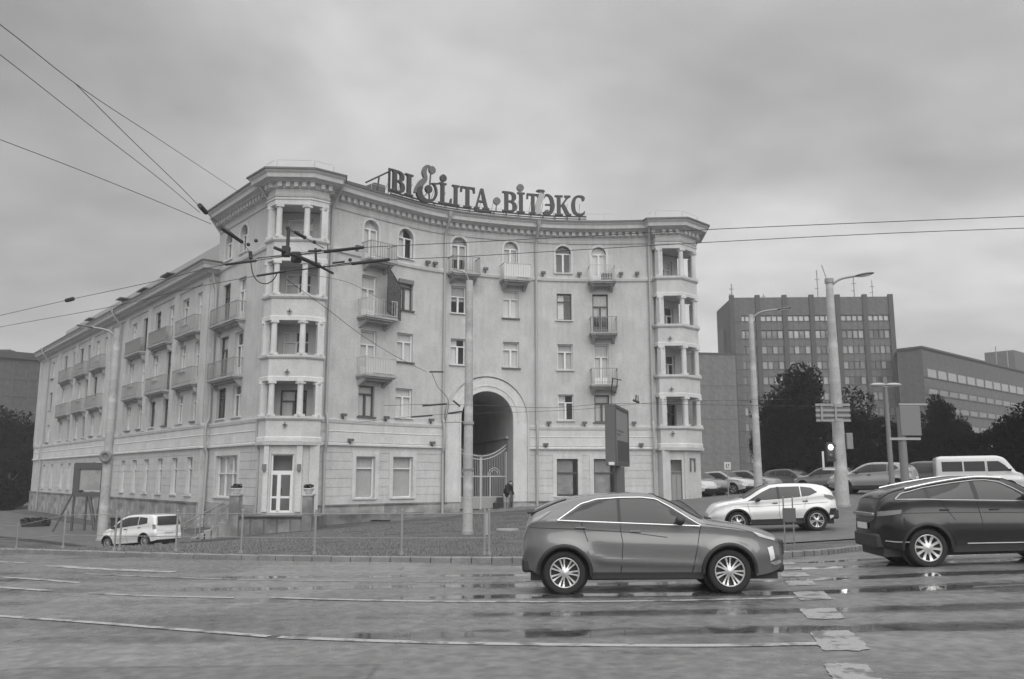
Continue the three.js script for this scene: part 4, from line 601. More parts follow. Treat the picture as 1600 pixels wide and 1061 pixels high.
function wheelGeos(Rw, w, spokes, twin) {
  const rr = Rw * 0.7, lathe = (p) => new THREE.LatheGeometry(p.map((q) => new THREE.Vector2(...q)), 36).rotateX(Math.PI / 2);
  const tyre = lathe([[rr, -w / 2], [Rw * 0.9, -w / 2], [Rw * 0.97, -w * 0.42], [Rw, -w * 0.3], [Rw, w * 0.3], [Rw * 0.97, w * 0.42], [Rw * 0.9, w / 2], [rr + 0.02, w / 2 - 0.005], [rr, w / 2 - 0.02], [rr, -w / 2]]);
  const barrel = lathe([[0, w * 0.1], [rr * 0.98, w * 0.1], [rr, w * 0.45]]);
  const rim = [lathe([[rr * 0.9, w * 0.3], [rr * 0.92, w / 2 - 0.015], [rr, w / 2 - 0.008], [rr, w * 0.3], [rr * 0.9, w * 0.3]]), lathe([[0, w / 2 - 0.01], [rr * 0.2, w / 2 - 0.015], [rr * 0.27, w / 2 - 0.04], [rr * 0.27, w * 0.2], [0, w * 0.2]])];
  for (let k = 0; k < spokes; k++) for (const o of twin ? [-0.16, 0.16] : [0]) { const g = new THREE.BoxGeometry(rr * 0.72, rr * (twin ? 0.12 : 0.2), 0.035, 4, 1, 1).toNonIndexed(), p = g.attributes.position; for (let i = 0; i < p.count; i++) { const u = p.getX(i) / (rr * 0.72) + 0.5; p.setY(i, p.getY(i) * (1.25 - 0.5 * Math.sin(u * Math.PI))); p.setZ(i, p.getZ(i) - 0.02 * Math.sin(u * Math.PI)); } g.computeVertexNormals(); rim.push(g.translate(rr * 0.56, 0, w / 2 - 0.035).rotateZ(k / spokes * 6.2832 + o)); }
  return { tyre, barrel, rim: merged(rim) };
}
function makeCar(name, label, category, sp) { // x: rear 0 to front L, z: near/far side, ground at y = 0
  const car = thing(name, label, category), L = sp.L, top = curve(sp.top), belt = curve(sp.belt), rail = curve(sp.rail), pw = curve(sp.plan), rk = curve(sp.roofW), [xr, xf] = sp.wheels, aR = sp.arch, low = curve(sp.low ?? [[0, 0.32], [L, 0.28]]), wy = sp.R;
  const lowAt = (x) => { let y = low(x); for (const c of [xr, xf]) { const d = Math.abs(x - c); if (d < aR) y = Math.max(y, wy + Math.sqrt(aR * aR - d * d)); } return Math.min(y, belt(x) - 0.05); };
  const crease = sp.crease && curve(sp.crease), NS = 20, NG = 4, NR = 5, N = NS + NG + NR;
  const sec = (x, k) => { // section point k of N, near side
    const w = pw(x), y0 = lowAt(x), b = belt(x), r = Math.max(rail(x), b + 0.004), t = Math.max(top(x), r + 0.004), zr = w * rk(x), zb = w * 0.955;
    const body = (y) => { const v = clamp((y - low(x)) / (b - low(x))); const flare = [xr, xf].reduce((f, c) => Math.max(f, smooth(aR + 0.16, aR * 0.9, Math.hypot(x - c, y - wy))), 0); const cz = crease ? (0.026 * Math.exp(-(((y - crease(x)) / 0.05) ** 2)) - 0.03 * Math.exp(-(((y - crease(x) - 0.17) / 0.12) ** 2))) * (1 - flare) * smooth(xr, xr + 0.7, x) * smooth(xf - 0.2, xf - 0.6, x) : 0; return cz + w * (0.925 + 0.075 * Math.sin(Math.PI * Math.pow(v, 0.8) * 0.92) - 0.022 * Math.sin(v * 9.4) * (1 - flare)) * mix(1, 0.955 / 0.945, v) + flare * 0.035; };
    if (k <= NS) { const y = mix(y0, b, k / NS); return [y, k === NS ? zb : body(y)]; }
    if (k <= NS + NG) { const u = (k - NS) / NG; return [mix(b, r, u), mix(zb, zr, u) + 0.015 * Math.sin(u * Math.PI)]; }
    const a = (k - NS - NG) / NR * Math.PI / 2; return [r + (t - r) * Math.pow(Math.sin(a), 0.75), zr * Math.pow(Math.cos(a), 0.55)];
  };
  const zOn = (x, y) => { let p = sec(x, 0); for (let k = 1; k <= N; k++) { const q = sec(x, k); if (y <= q[0]) return mix(p[1], q[1], clamp((y - p[0]) / Math.max(1e-6, q[0] - p[0]))); p = q; } return 0; };
  const nx = Math.round(L / 0.035), pts = [], ix = [], row = 2 * N + 1;
  for (let i = 0; i <= nx; i++) { const x = L * i / nx; for (let k = 0; k < row; k++) { const kk = k <= N ? k : 2 * N - k, [y, z] = sec(x, kk); pts.push(x, y, k <= N ? z : -z); } }
  for (let i = 0; i < nx; i++) for (let k = 0; k < row - 1; k++) { const a = i * row + k, b = a + row; ix.push(a, b, b + 1, a, b + 1, a + 1); }
  for (const i of [0, nx]) { const c = pts.length / 3; let sy = 0; for (let k = 0; k < row; k++) sy += pts[(i * row + k) * 3 + 1]; pts.push(i ? L + 0.03 : -0.03, sy / row, 0); for (let k = 0; k < row - 1; k++) ix.push(c, i * row + k, i * row + k + 1); ix.push(c, i * row + row - 1, i * row); }
  let g = new THREE.BufferGeometry(); g.setAttribute('position', new THREE.Float32BufferAttribute(pts, 3)); g.setIndex(ix); g = toCreasedNormals(g, 0.75);
  const body = mesh('body', g, sp.paint, car);
  mesh('underbody', [box(0.1, L - 0.12, 0.2, 0.62, -sp.W + 0.3, sp.W - 0.3), box(0.25, L - 0.3, 0.3, 0.42, -sp.W + 0.13, -sp.W + 0.3).scale(1, 1, 1)].slice(0, 1), C.black, car);
  const side = (poly, off, z) => { // outline in the side view laid on the car's side
    const sh = new THREE.ShapeGeometry(new THREE.Shape(poly.map((p) => new THREE.Vector2(...p)))).toNonIndexed(); const P = sh.attributes.position, tris = []; const lay = (x, y) => V3(x, y, z * (zOn(x, y) + off));
    const rec = (a, b, c, d) => { if (d === 0) { tris.push(lay(...a), lay(...b), lay(...c)); return; } const m = (p, q) => [(p[0] + q[0]) / 2, (p[1] + q[1]) / 2], ab = m(a, b), bc = m(b, c), ca = m(c, a); rec(a, ab, ca, d - 1); rec(ab, b, bc, d - 1); rec(ca, bc, c, d - 1); rec(ab, bc, ca, d - 1); };
    for (let i = 0; i < P.count; i += 3) rec([P.getX(i), P.getY(i)], [P.getX(i + 1), P.getY(i + 1)], [P.getX(i + 2), P.getY(i + 2)], 3); const g = faces(tris); g.deleteAttribute('normal'); const w = mergeVertices(g, 1e-4); w.computeVertexNormals(); return w;
  };
  const line = (pl, r, z, off = 0) => { const q = []; for (let i = 0; i < pl.length - 1; i++) { const n = Math.max(2, Math.round(Math.hypot(pl[i + 1][0] - pl[i][0], pl[i + 1][1] - pl[i][1]) / 0.12)); for (let k = i ? 1 : 0; k <= n; k++) { const x = mix(pl[i][0], pl[i + 1][0], k / n), y = mix(pl[i][1], pl[i + 1][1], k / n); q.push(V3(x, y, z * (zOn(x, y) + off))); } } return tube(q, r, 5, q.length * 2); };
  for (const z of [1, -1]) {
    for (const w of sp.sideGlass) mesh('side_window', side(w, 0.012, z), C.glass, car);
    for (const p of sp.pillars ?? []) mesh('window_pillar', side(p, 0.016, z), C.black, car);
    for (const t of sp.trim ?? []) mesh('window_trim', line(t, 0.014, z, 0.012), sp.trimMat ?? C.chrome, car);
    for (const s of sp.seams ?? []) mesh('door_seam', line(s, 0.006, z, 0.0), C.seam, body);
    for (const [x, y] of sp.handles ?? []) mesh('door_handle', rbox(x - 0.09, x + 0.09, y - 0.015, y + 0.015, -0.02, 0.03, 0.012).translate(0, 0, 0).applyMatrix4(new THREE.Matrix4().makeScale(1, 1, z)).translate(0, 0, z * zOn(x, y)), sp.handleMat ?? sp.paint, car);
    for (const p of sp.sidePatches ?? []) mesh(p.name, side(p.poly, 0.01, z), p.m, car);
    const [mx, my] = sp.mirror; const mg = new THREE.SphereGeometry(1, 12, 8).scale(0.08, 0.075, 0.13).translate(mx, my, z * (zOn(mx, my) + 0.16)); mesh('side_mirror', [mg, bar(V3(mx + 0.05, my - 0.07, z * zOn(mx, my - 0.05)), V3(mx, my - 0.03, z * (zOn(mx, my) + 0.13)), 0.025)], sp.mirrorMat ?? C.black, car);
    const arch = (c) => { const q = []; for (let k = 0; k <= 18; k++) { const a = mix(-0.05, Math.PI + 0.05, k / 18), x = c + (aR + 0.02) * Math.cos(a), y = wy + (aR + 0.02) * Math.sin(a); q.push(V3(x, y, z * (zOn(clamp(x, 0.05, L - 0.05), Math.max(y, 0.36)) + 0.0))); } return tube(q, 0.034, 5, 36); };
    for (const c of [xr, xf]) mesh('wheel_arch_trim', arch(c), C.black, car);
    if (sp.sill) mesh('sill_trim', [grid(20, 3, (u, v) => { const x = mix(xr + aR + 0.03, xf - aR - 0.03, u), y = mix(low(x) - 0.03, low(x) + sp.sill, v); return V3(x, y, z * (zOn(x, Math.max(y, low(x) + 0.02)) + 0.012)); }).toNonIndexed()], C.black, car);
  }
  const W = wheelGeos(sp.R, sp.tw ?? 0.225, sp.spokes ?? 7, sp.twin);
  for (const c of [xr, xf]) for (const z of [1, -1]) { const wh = mesh('wheel', W.tyre.clone(), C.tyre, car); wh.position.set(c, sp.R, z * (sp.W - 0.13)); wh.rotation.y = z > 0 ? 0 : Math.PI; wh.rotation.z = c * 1.3; mesh('rim', W.rim.clone(), sp.rim ?? C.rim, wh); mesh('rim_barrel', W.barrel.clone(), C.barrel, wh); mesh('wheel_well', new THREE.CylinderGeometry(aR, aR, 0.06, 24).rotateX(Math.PI / 2).translate(c, sp.R, z * (sp.W - 0.3)), C.black, car); }
  const topPatch = (x0, x1, f, off) => grid(20, 16, (u, v) => { const x = mix(x0, x1, u), q = (v - 0.5) * 2 * f, w = pw(x), r = Math.max(rail(x), belt(x) + 0.004), t = Math.max(top(x), r + 0.004), zr = w * rk(x), z = q * zr, c = Math.pow(Math.abs(q), 1 / 0.55), a = Math.acos(clamp(c)); return V3(x, r + (t - r) * Math.pow(Math.sin(a), 0.75) + off, z); }).toNonIndexed();
  mesh('windscreen', topPatch(...sp.screen, 0.9, 0.012), C.glass, car);
  if (sp.rearGlass) mesh('rear_window', topPatch(...sp.rearGlass, 0.86, 0.014), C.glass, car);
  for (const e of sp.ends ?? []) mesh(e.name, e.geos, e.m, car);
  return car;
}
const sedanDims = { W: 0.9 };
// 1: the grey coupe-like crossover in the foreground, heading right
const suvSpec = {
  L: 4.3, W: 0.9, R: 0.35, arch: 0.41, wheels: [0.66, 3.34], spokes: 7, twin: true, paint: paintOf(0.14, 0.34, 0.25), sill: 0.07, tw: 0.23, crease: [[0.9, 0.72], [1.15, 0.58], [1.4, 0.53], [2.8, 0.47]],
  top: [[0, 0.92], [0.05, 1.14], [0.12, 1.27], [0.3, 1.38], [0.7, 1.53], [1.2, 1.6], [1.75, 1.625], [2.15, 1.6], [2.4, 1.51], [3.0, 1.2], [3.12, 1.15], [3.5, 1.1], [3.9, 1.02], [4.15, 0.92], [4.3, 0.74]],
  belt: [[0, 0.9], [0.06, 1.08], [0.15, 1.17], [0.56, 1.18], [1.5, 1.13], [2.95, 1.07], [3.4, 1.02], [3.85, 0.94], [4.15, 0.84], [4.3, 0.66]],
  rail: [[0, 0.91], [0.06, 1.1], [0.14, 1.22], [0.3, 1.3], [0.62, 1.42], [1.0, 1.52], [1.6, 1.57], [2.1, 1.55], [2.35, 1.46], [2.95, 1.12], [3.4, 1.06], [3.85, 0.97], [4.15, 0.87], [4.3, 0.69]],
  plan: [[0, 0.7], [0.12, 0.8], [0.4, 0.875], [0.9, 0.9], [3.2, 0.9], [3.7, 0.875], [4.0, 0.81], [4.2, 0.69], [4.3, 0.55]],
  roofW: [[0, 0.9], [0.3, 0.8], [0.8, 0.73], [1.6, 0.71], [2.2, 0.73], [2.95, 0.84], [3.3, 0.88], [4.3, 0.8]],
  low: [[0, 0.46], [0.2, 0.34], [0.4, 0.29], [3.7, 0.27], [4.1, 0.33], [4.3, 0.42]],
  sideGlass: [[[0.62, 1.2], [0.98, 1.43], [1.25, 1.5], [1.56, 1.525], [1.56, 1.155]], [[1.6, 1.155], [1.6, 1.527], [1.95, 1.53], [2.18, 1.5], [2.42, 1.37], [2.72, 1.18], [2.86, 1.1]]],
  pillars: [[[1.555, 1.15], [1.555, 1.53], [1.605, 1.53], [1.605, 1.15]]],
  trim: [[[0.56, 1.19], [0.95, 1.445], [1.22, 1.52], [1.6, 1.545], [1.97, 1.545], [2.2, 1.515], [2.45, 1.38], [2.92, 1.075], [1.6, 1.14], [0.56, 1.19]]],
  seams: [[[0.1, 1.075], [0.9, 1.045], [1.75, 0.985], [2.35, 0.9]], [[1.58, 1.14], [1.62, 0.8], [1.58, 0.34]], [[2.9, 1.06], [2.82, 0.7], [2.74, 0.34]], [[0.95, 1.15], [1.05, 0.85]], [[3.0, 1.1], [3.5, 1.03], [4.0, 0.9]]],
  handles: [[0.93, 1.07], [1.83, 1.0]],
  sidePatches: [{ name: 'tail_light', poly: [[0.03, 1.08], [0.06, 1.17], [0.42, 1.34], [0.46, 1.33], [0.18, 1.15]], m: C.red }, { name: 'headlight', poly: [[3.75, 0.98], [4.12, 0.86], [4.14, 0.82], [3.85, 0.9]], m: C.lens }, { name: 'fog_light', poly: [[3.98, 0.72], [4.08, 0.74], [4.1, 0.54], [4.02, 0.5]], m: C.lens }, { name: 'bumper_trim', poly: [[4.02, 0.48], [4.2, 0.52], [4.26, 0.46], [4.1, 0.43]], m: C.chrome }],
  mirror: [2.55, 1.17], screen: [2.22, 2.98], rearGlass: [0.14, 0.72],
  ends: [{ name: 'grille', geos: [rbox(4.2, 4.34, 0.56, 0.82, -0.5, 0.5, 0.04)], m: C.black }, { name: 'front_bumper', geos: [rbox(4.08, 4.3, 0.3, 0.46, -0.62, 0.62, 0.06)], m: C.black }, { name: 'rear_bumper', geos: [rbox(-0.04, 0.2, 0.34, 0.58, -0.72, 0.72, 0.06)], m: C.black }, { name: 'number_plate', geos: [box(4.34, 4.36, 0.5, 0.6, -0.26, 0.26)], m: C.plate }, { name: 'roof_spoiler', geos: [rbox(0.06, 0.3, 1.29, 1.33, -0.58, 0.58, 0.015)], m: C.black }],
};

function stand(car, px0, z0, len, dir) { // the car's middle at (x, z), level with the ground under its wheels
  const c = Math.cos(dir), s = Math.sin(dir), x = px0 - c * len / 2, z = z0 + s * len / 2, a = gy(px0 - c * len * 0.3, z0 + s * len * 0.3), b = gy(px0 + c * len * 0.3, z0 - s * len * 0.3);
  car.rotation.set(0, dir, Math.atan2(b - a, len * 0.6), 'YZX'); car.position.set(x, 0, z); return { a, b };
}
{ const car = makeCar('crossover_car', 'grey coupe-roofed crossover driving right on the nearest lane, chrome window line', 'car', suvSpec), st = stand(car, 2.38, -15.15, 4.3, -0.03); car.position.y = (st.a + st.b) / 2 - (st.b - st.a) / 0.6 * 0.5 + 0.004; }
// 2: white crossover behind, heading left
const hatch = {
  L: 4.25, W: 0.88, R: 0.34, arch: 0.4, wheels: [0.72, 3.32], spokes: 5, twin: true, paint: paintOf(0.72, 0.35), sill: 0.14,
  top: [[0, 0.95], [0.06, 1.2], [0.16, 1.35], [0.4, 1.5], [0.9, 1.57], [1.6, 1.59], [2.1, 1.56], [2.4, 1.47], [3.1, 1.12], [3.25, 1.08], [3.7, 1.02], [4.0, 0.94], [4.15, 0.82], [4.25, 0.66]],
  belt: [[0, 0.92], [0.08, 1.1], [0.2, 1.16], [1.0, 1.1], [2.2, 1.02], [3.05, 0.98], [3.5, 0.95], [3.95, 0.86], [4.25, 0.6]],
  rail: [[0, 0.94], [0.08, 1.15], [0.2, 1.3], [0.45, 1.42], [0.9, 1.5], [1.6, 1.53], [2.1, 1.5], [2.4, 1.4], [3.05, 1.03], [3.5, 0.99], [3.95, 0.89], [4.25, 0.63]],
  plan: [[0, 0.68], [0.12, 0.79], [0.4, 0.86], [0.9, 0.88], [3.2, 0.88], [3.7, 0.85], [4.0, 0.78], [4.25, 0.52]],
  roofW: [[0, 0.9], [0.3, 0.82], [0.8, 0.75], [1.6, 0.73], [2.2, 0.75], [3.05, 0.86], [4.25, 0.8]], low: [[0, 0.5], [0.3, 0.36], [0.5, 0.3], [3.7, 0.27], [4.25, 0.38]],
  sideGlass: [[[0.62, 1.27], [0.8, 1.42], [1.15, 1.47], [1.15, 1.13], [0.9, 1.16]], [[1.19, 1.125], [1.19, 1.475], [1.88, 1.475], [1.88, 1.08]], [[1.94, 1.075], [1.94, 1.47], [2.14, 1.45], [2.42, 1.33], [2.95, 1.03]]],
  pillars: [[[1.87, 1.08], [1.87, 1.48], [1.95, 1.48], [1.95, 1.075]]], trim: [],
  seams: [[[0.3, 0.93], [1.6, 0.86], [3.4, 0.84]], [[1.9, 1.07], [1.94, 0.6], [1.9, 0.34]], [[2.98, 1.0], [2.9, 0.6], [2.8, 0.34]], [[0.95, 1.14], [1.1, 0.8]], [[2.9, 1.02], [3.6, 0.96]]], handles: [[1.05, 0.98], [2.05, 0.94]],
  sidePatches: [{ name: 'tail_light', poly: [[0.04, 1.02], [0.04, 1.12], [0.42, 1.2], [0.4, 1.1], [0.2, 1.0]], m: C.red }, { name: 'headlight', poly: [[3.7, 0.9], [4.0, 0.84], [4.04, 0.74], [3.85, 0.78]], m: C.lens }, { name: 'rear_bumper_trim', poly: [[0.03, 0.5], [0.03, 0.72], [0.25, 0.72], [0.32, 0.5]], m: C.black }],
  mirror: [2.62, 1.08], screen: [2.2, 3.06], rearGlass: [0.12, 0.5],
  ends: [{ name: 'rear_bumper', geos: [rbox(-0.05, 0.2, 0.36, 0.68, -0.74, 0.74, 0.06)], m: C.black }, { name: 'front_bumper', geos: [rbox(4.08, 4.28, 0.34, 0.52, -0.6, 0.6, 0.05)], m: C.black }, { name: 'number_plate', geos: [box(-0.06, -0.04, 0.74, 0.86, -0.26, 0.26)], m: C.plate }],
};
function standAt(car, x, z, len, dir) { const s = stand(car, x, z, len, dir); car.position.y = (s.a + s.b) / 2 - (s.b - s.a) / 0.6 * 0.5; return car; }
const whiteCar = standAt(makeCar('crossover_car', 'white crossover behind the grey one on the exit lane, heading left', 'car', hatch), 8.95, -30.2, 4.25, Math.PI - 0.1); whiteCar.position.y += 0.14;
// 3: black coupe-roofed SUV cut by the right edge of the frame
{ const suv = makeCar('black_suv', 'large black SUV cut by the right edge, chrome window line, heading right', 'car', {
  L: 4.75, W: 0.95, R: 0.375, arch: 0.44, wheels: [0.86, 3.62], spokes: 10, twin: false, paint: new THREE.MeshPhysicalMaterial({ color: shade(0.008), roughness: 0.3, clearcoat: 0.45, clearcoatRoughness: 0.08 }), sill: 0.1, tw: 0.24, handleMat: C.black, trimMat: new THREE.MeshStandardMaterial({ color: shade(0.42), roughness: 0.35, metalness: 0.6 }),
  top: [[0, 0.98], [0.05, 1.2], [0.14, 1.34], [0.3, 1.45], [0.7, 1.56], [1.3, 1.67], [1.95, 1.735], [2.4, 1.72], [2.7, 1.63], [3.3, 1.3], [3.45, 1.25], [4.1, 1.18], [4.45, 1.08], [4.65, 0.96], [4.75, 0.82]],
  belt: [[0, 0.95], [0.08, 1.14], [0.3, 1.28], [0.9, 1.3], [1.9, 1.25], [3.25, 1.17], [4.0, 1.1], [4.45, 1.0], [4.75, 0.74]],
  rail: [[0, 0.97], [0.08, 1.17], [0.2, 1.32], [0.4, 1.42], [0.9, 1.52], [1.5, 1.61], [2.0, 1.655], [2.35, 1.64], [2.65, 1.55], [3.25, 1.21], [4.0, 1.13], [4.45, 1.03], [4.75, 0.78]],
  plan: [[0, 0.6], [0.1, 0.74], [0.3, 0.87], [0.7, 0.95], [3.7, 0.95], [4.2, 0.92], [4.5, 0.85], [4.75, 0.66]],
  roofW: [[0, 0.9], [0.4, 0.8], [1, 0.75], [2.2, 0.74], [2.7, 0.78], [3.3, 0.87], [4.75, 0.82]], low: [[0, 0.48], [0.25, 0.38], [0.5, 0.32], [4.2, 0.3], [4.75, 0.42]],
  sideGlass: [[[0.42, 1.335], [0.52, 1.42], [0.96, 1.51], [0.96, 1.325]], [[1.02, 1.325], [1.02, 1.52], [1.5, 1.59], [1.86, 1.625], [1.86, 1.28]], [[1.93, 1.275], [1.93, 1.63], [2.15, 1.63], [2.38, 1.59], [2.62, 1.46], [2.98, 1.23]]],
  pillars: [[[0.95, 1.325], [0.95, 1.515], [1.03, 1.525], [1.03, 1.32]], [[1.855, 1.28], [1.855, 1.63], [1.94, 1.635], [1.94, 1.275]]],
  trim: [[[0.36, 1.325], [0.9, 1.315], [1.2, 1.295], [1.9, 1.262], [3.02, 1.21]], [[0.36, 1.335], [0.5, 1.435], [0.95, 1.535], [1.5, 1.612], [1.95, 1.65], [2.18, 1.648], [2.42, 1.6], [2.66, 1.47], [3.02, 1.22]], [[1.62, 0.44], [2.4, 0.43], [3.2, 0.42]], [[0.12, 0.52], [0.3, 0.5], [0.5, 0.5]]],
  seams: [[[1.9, 1.25], [1.94, 0.7], [1.9, 0.36]], [[3.06, 1.18], [3.0, 0.7], [2.9, 0.36]], [[0.2, 1.06], [1.5, 1.04], [3.4, 0.98]], [[1.2, 1.28], [1.42, 0.9]]], handles: [[1.25, 1.1], [2.2, 1.08]],
  sidePatches: [{ name: 'tail_light', poly: [[0.03, 1.0], [0.05, 1.1], [0.45, 1.13], [0.42, 1.05]], m: C.red }, { name: 'headlight', poly: [[4.2, 1.06], [4.55, 1.0], [4.6, 0.9], [4.35, 0.94]], m: C.lens }],
  mirror: [2.78, 1.3], screen: [2.5, 3.24], rearGlass: [0.14, 0.75],
  ends: [{ name: 'rear_bumper', geos: [rbox(-0.05, 0.2, 0.36, 0.66, -0.66, 0.66, 0.06)], m: C.black }, { name: 'front_bumper', geos: [rbox(4.5, 4.76, 0.32, 0.52, -0.75, 0.75, 0.06)], m: C.black }, ...[-1, 1].map((z) => ({ name: 'roof_rail', geos: [tube([V3(0.6, 1.53, z * 0.72), V3(1.3, 1.65, z * 0.7), V3(2.0, 1.715, z * 0.7), V3(2.5, 1.68, z * 0.71)], 0.02, 6)], m: C.chrome })), { name: 'number_plate', geos: [box(-0.08, -0.05, 0.74, 0.86, -0.26, 0.26)], m: C.plate }, { name: 'rear_light_bar', geos: [rbox(-0.05, 0.02, 1.0, 1.07, -0.58, 0.58, 0.02)], m: C.red }],
}), st = stand(suv, 9.76, -17.95, 4.75, -0.07); suv.position.y = (st.a + st.b) / 2 - (st.b - st.a) / 0.6 * 0.5 + 0.004; }
// 4: white people carrier on the side street, driving away to the left
{ const mpv = makeCar('people_carrier', 'small white people carrier on the side street before the left wing', 'car', {
  L: 4.05, W: 0.86, R: 0.32, arch: 0.37, wheels: [0.72, 3.3], spokes: 9, paint: paintOf(0.72, 0.35), rim: mat(0.3, 0.5),
  top: [[0, 0.9], [0.06, 1.2], [0.16, 1.45], [0.35, 1.56], [1.0, 1.62], [1.8, 1.63], [2.2, 1.58], [2.5, 1.48], [3.2, 1.1], [3.35, 1.06], [3.7, 0.98], [3.95, 0.84], [4.05, 0.64]],
  belt: [[0, 0.86], [0.08, 1.04], [1.0, 1.06], [2.2, 1.0], [3.15, 0.94], [3.6, 0.88], [3.9, 0.76], [4.05, 0.56]],
  rail: [[0, 0.88], [0.08, 1.12], [0.2, 1.38], [0.4, 1.5], [1.0, 1.55], [1.8, 1.56], [2.2, 1.51], [2.5, 1.4], [3.15, 1.0], [3.6, 0.92], [3.9, 0.8], [4.05, 0.6]],
  plan: [[0, 0.74], [0.12, 0.82], [0.4, 0.855], [3.2, 0.86], [3.7, 0.8], [4.05, 0.52]], roofW: [[0, 0.92], [0.4, 0.84], [1, 0.8], [2.2, 0.79], [3.15, 0.88], [4.05, 0.82]], low: [[0, 0.36], [0.3, 0.3], [3.6, 0.26], [4.05, 0.34]],
  sideGlass: [[[0.55, 1.16], [0.6, 1.42], [1.15, 1.49], [1.15, 1.1]], [[1.2, 1.1], [1.2, 1.5], [1.9, 1.5], [1.9, 1.07]], [[1.96, 1.06], [1.96, 1.49], [2.2, 1.46], [2.5, 1.34], [3.05, 1.0]]], pillars: [[[1.89, 1.07], [1.89, 1.5], [1.97, 1.5], [1.97, 1.06]]], trim: [],
  seams: [[[1.92, 1.05], [1.94, 0.6], [1.9, 0.3]], [[3.05, 0.98], [2.95, 0.4]]], handles: [[1.1, 0.98], [2.05, 0.94]],
  sidePatches: [{ name: 'tail_light', poly: [[0.03, 0.86], [0.05, 1.06], [0.22, 1.1], [0.18, 0.86]], m: C.red }], mirror: [2.75, 1.06], screen: [2.3, 3.15], rearGlass: null,
  ends: [{ name: 'rear_window', geos: [grid(8, 8, (u, v) => { const y = mix(1.04, 1.46, v), x = 0.06 + 0.13 * v * v - 0.06, z = (u - 0.5) * 2 * mix(0.7, 0.6, v); return V3(x - 0.02 - 0.02 * (1 - (z / 0.7) ** 2) + 0.02, y, z); }).toNonIndexed()], m: C.glass }, { name: 'number_plate', geos: [box(-0.06, -0.03, 0.66, 0.77, -0.26, 0.26)], m: C.plate }, { name: 'rear_bumper', geos: [rbox(-0.07, 0.1, 0.34, 0.58, -0.72, 0.72, 0.05)], m: paintOf(0.7, 0.4) }],
}); mpv.scale.setScalar(0.9); standAt(mpv, -16.65, -39.0, 3.65, Math.PI - 0.46); mpv.position.y += 0.14; }
// 5: white van far right behind the black SUV
{ const van = makeCar('white_van', 'white minibus with dark windows behind the black SUV, under the dark trees', 'van', {
  L: 5.6, W: 1.0, R: 0.35, arch: 0.42, wheels: [1.1, 4.5], spokes: 6, paint: paintOf(0.6, 0.4),
  top: [[0, 1.0], [0.06, 2.2], [0.2, 2.42], [0.5, 2.5], [3.8, 2.5], [4.3, 2.38], [4.9, 1.6], [5.0, 1.4], [5.4, 1.25], [5.6, 0.9]], belt: [[0, 0.98], [0.08, 1.3], [4.2, 1.3], [4.95, 1.26], [5.4, 1.12], [5.6, 0.8]],
  rail: [[0, 0.99], [0.08, 2.1], [0.3, 2.3], [3.8, 2.32], [4.2, 2.24], [4.9, 1.4], [5.4, 1.18], [5.6, 0.85]], plan: [[0, 0.9], [0.15, 0.98], [4.6, 1.0], [5.2, 0.92], [5.6, 0.66]], roofW: [[0, 0.92], [3.8, 0.88], [4.9, 0.9], [5.6, 0.85]], low: [[0, 0.4], [5.6, 0.34]],
  sideGlass: [[[0.4, 1.42], [0.4, 2.1], [1.7, 2.1], [1.7, 1.42]], [[1.8, 1.42], [1.8, 2.1], [3.1, 2.1], [3.1, 1.42]], [[3.25, 1.4], [3.25, 2.1], [3.95, 2.1], [4.35, 1.8], [4.65, 1.42]]], trim: [], seams: [[[3.18, 2.2], [3.18, 0.5]]], handles: [[3.4, 1.2]], sidePatches: [{ name: 'headlight', poly: [[5.1, 1.05], [5.4, 1.0], [5.45, 0.85], [5.2, 0.85]], m: C.lens }], mirror: [4.6, 1.5], screen: [4.28, 4.95], rearGlass: null,
}); van.scale.setScalar(0.74); standAt(van, 24.1, -44.5, 4.2, -0.3); van.position.y += 0.1; }
// 6: parked cars in the lot, one build and copies in other paint
const lot = standAt(makeCar('parked_car', 'dark parked hatchback nearest the right building corner in the lot', 'car', { ...hatch, paint: paintOf(0.2, 0.4), trim: [], seams: [] }), 12.6, -58, 4.2, -0.9);
lot.userData.group = 'cars parked in the lot';
const lotSpots = [[14.9, -60, -0.9, 0.5, 'light parked car second from the building corner in the lot'], [17.2, -61.5, -0.95, 0.25, 'grey parked car behind the slim lamp post in the lot'], [19.8, -60.5, -0.9, 0.1, 'dark parked car right of the slim lamp post in the lot'], [21.3, -58.5, 2.3, 0.2, 'grey parked car above the white crossover roof in the lot'], [18.6, -44.5, 2.5, 0.3, 'grey parked car right behind the thick lamp post'], [21.9, -46.5, 2.5, 0.06, 'black parked car right of the thick lamp post'], [11.3, -56.2, -0.9, 0.62, 'white parked car half hidden by the right corner of the building']];
for (const [x, z, a, v, label] of lotSpots) { const c = copyOf(lot, [0, 0, 0], 0, label, 'cars parked in the lot'); const pm = paintOf(v, 0.4); c.traverse((o) => { if (o.isMesh && o.material === lot.children[0].material) o.material = pm; }); standAt(c, x, z, 4.2, a); c.position.y += 0.13; }
lot.position.y += 0.13;

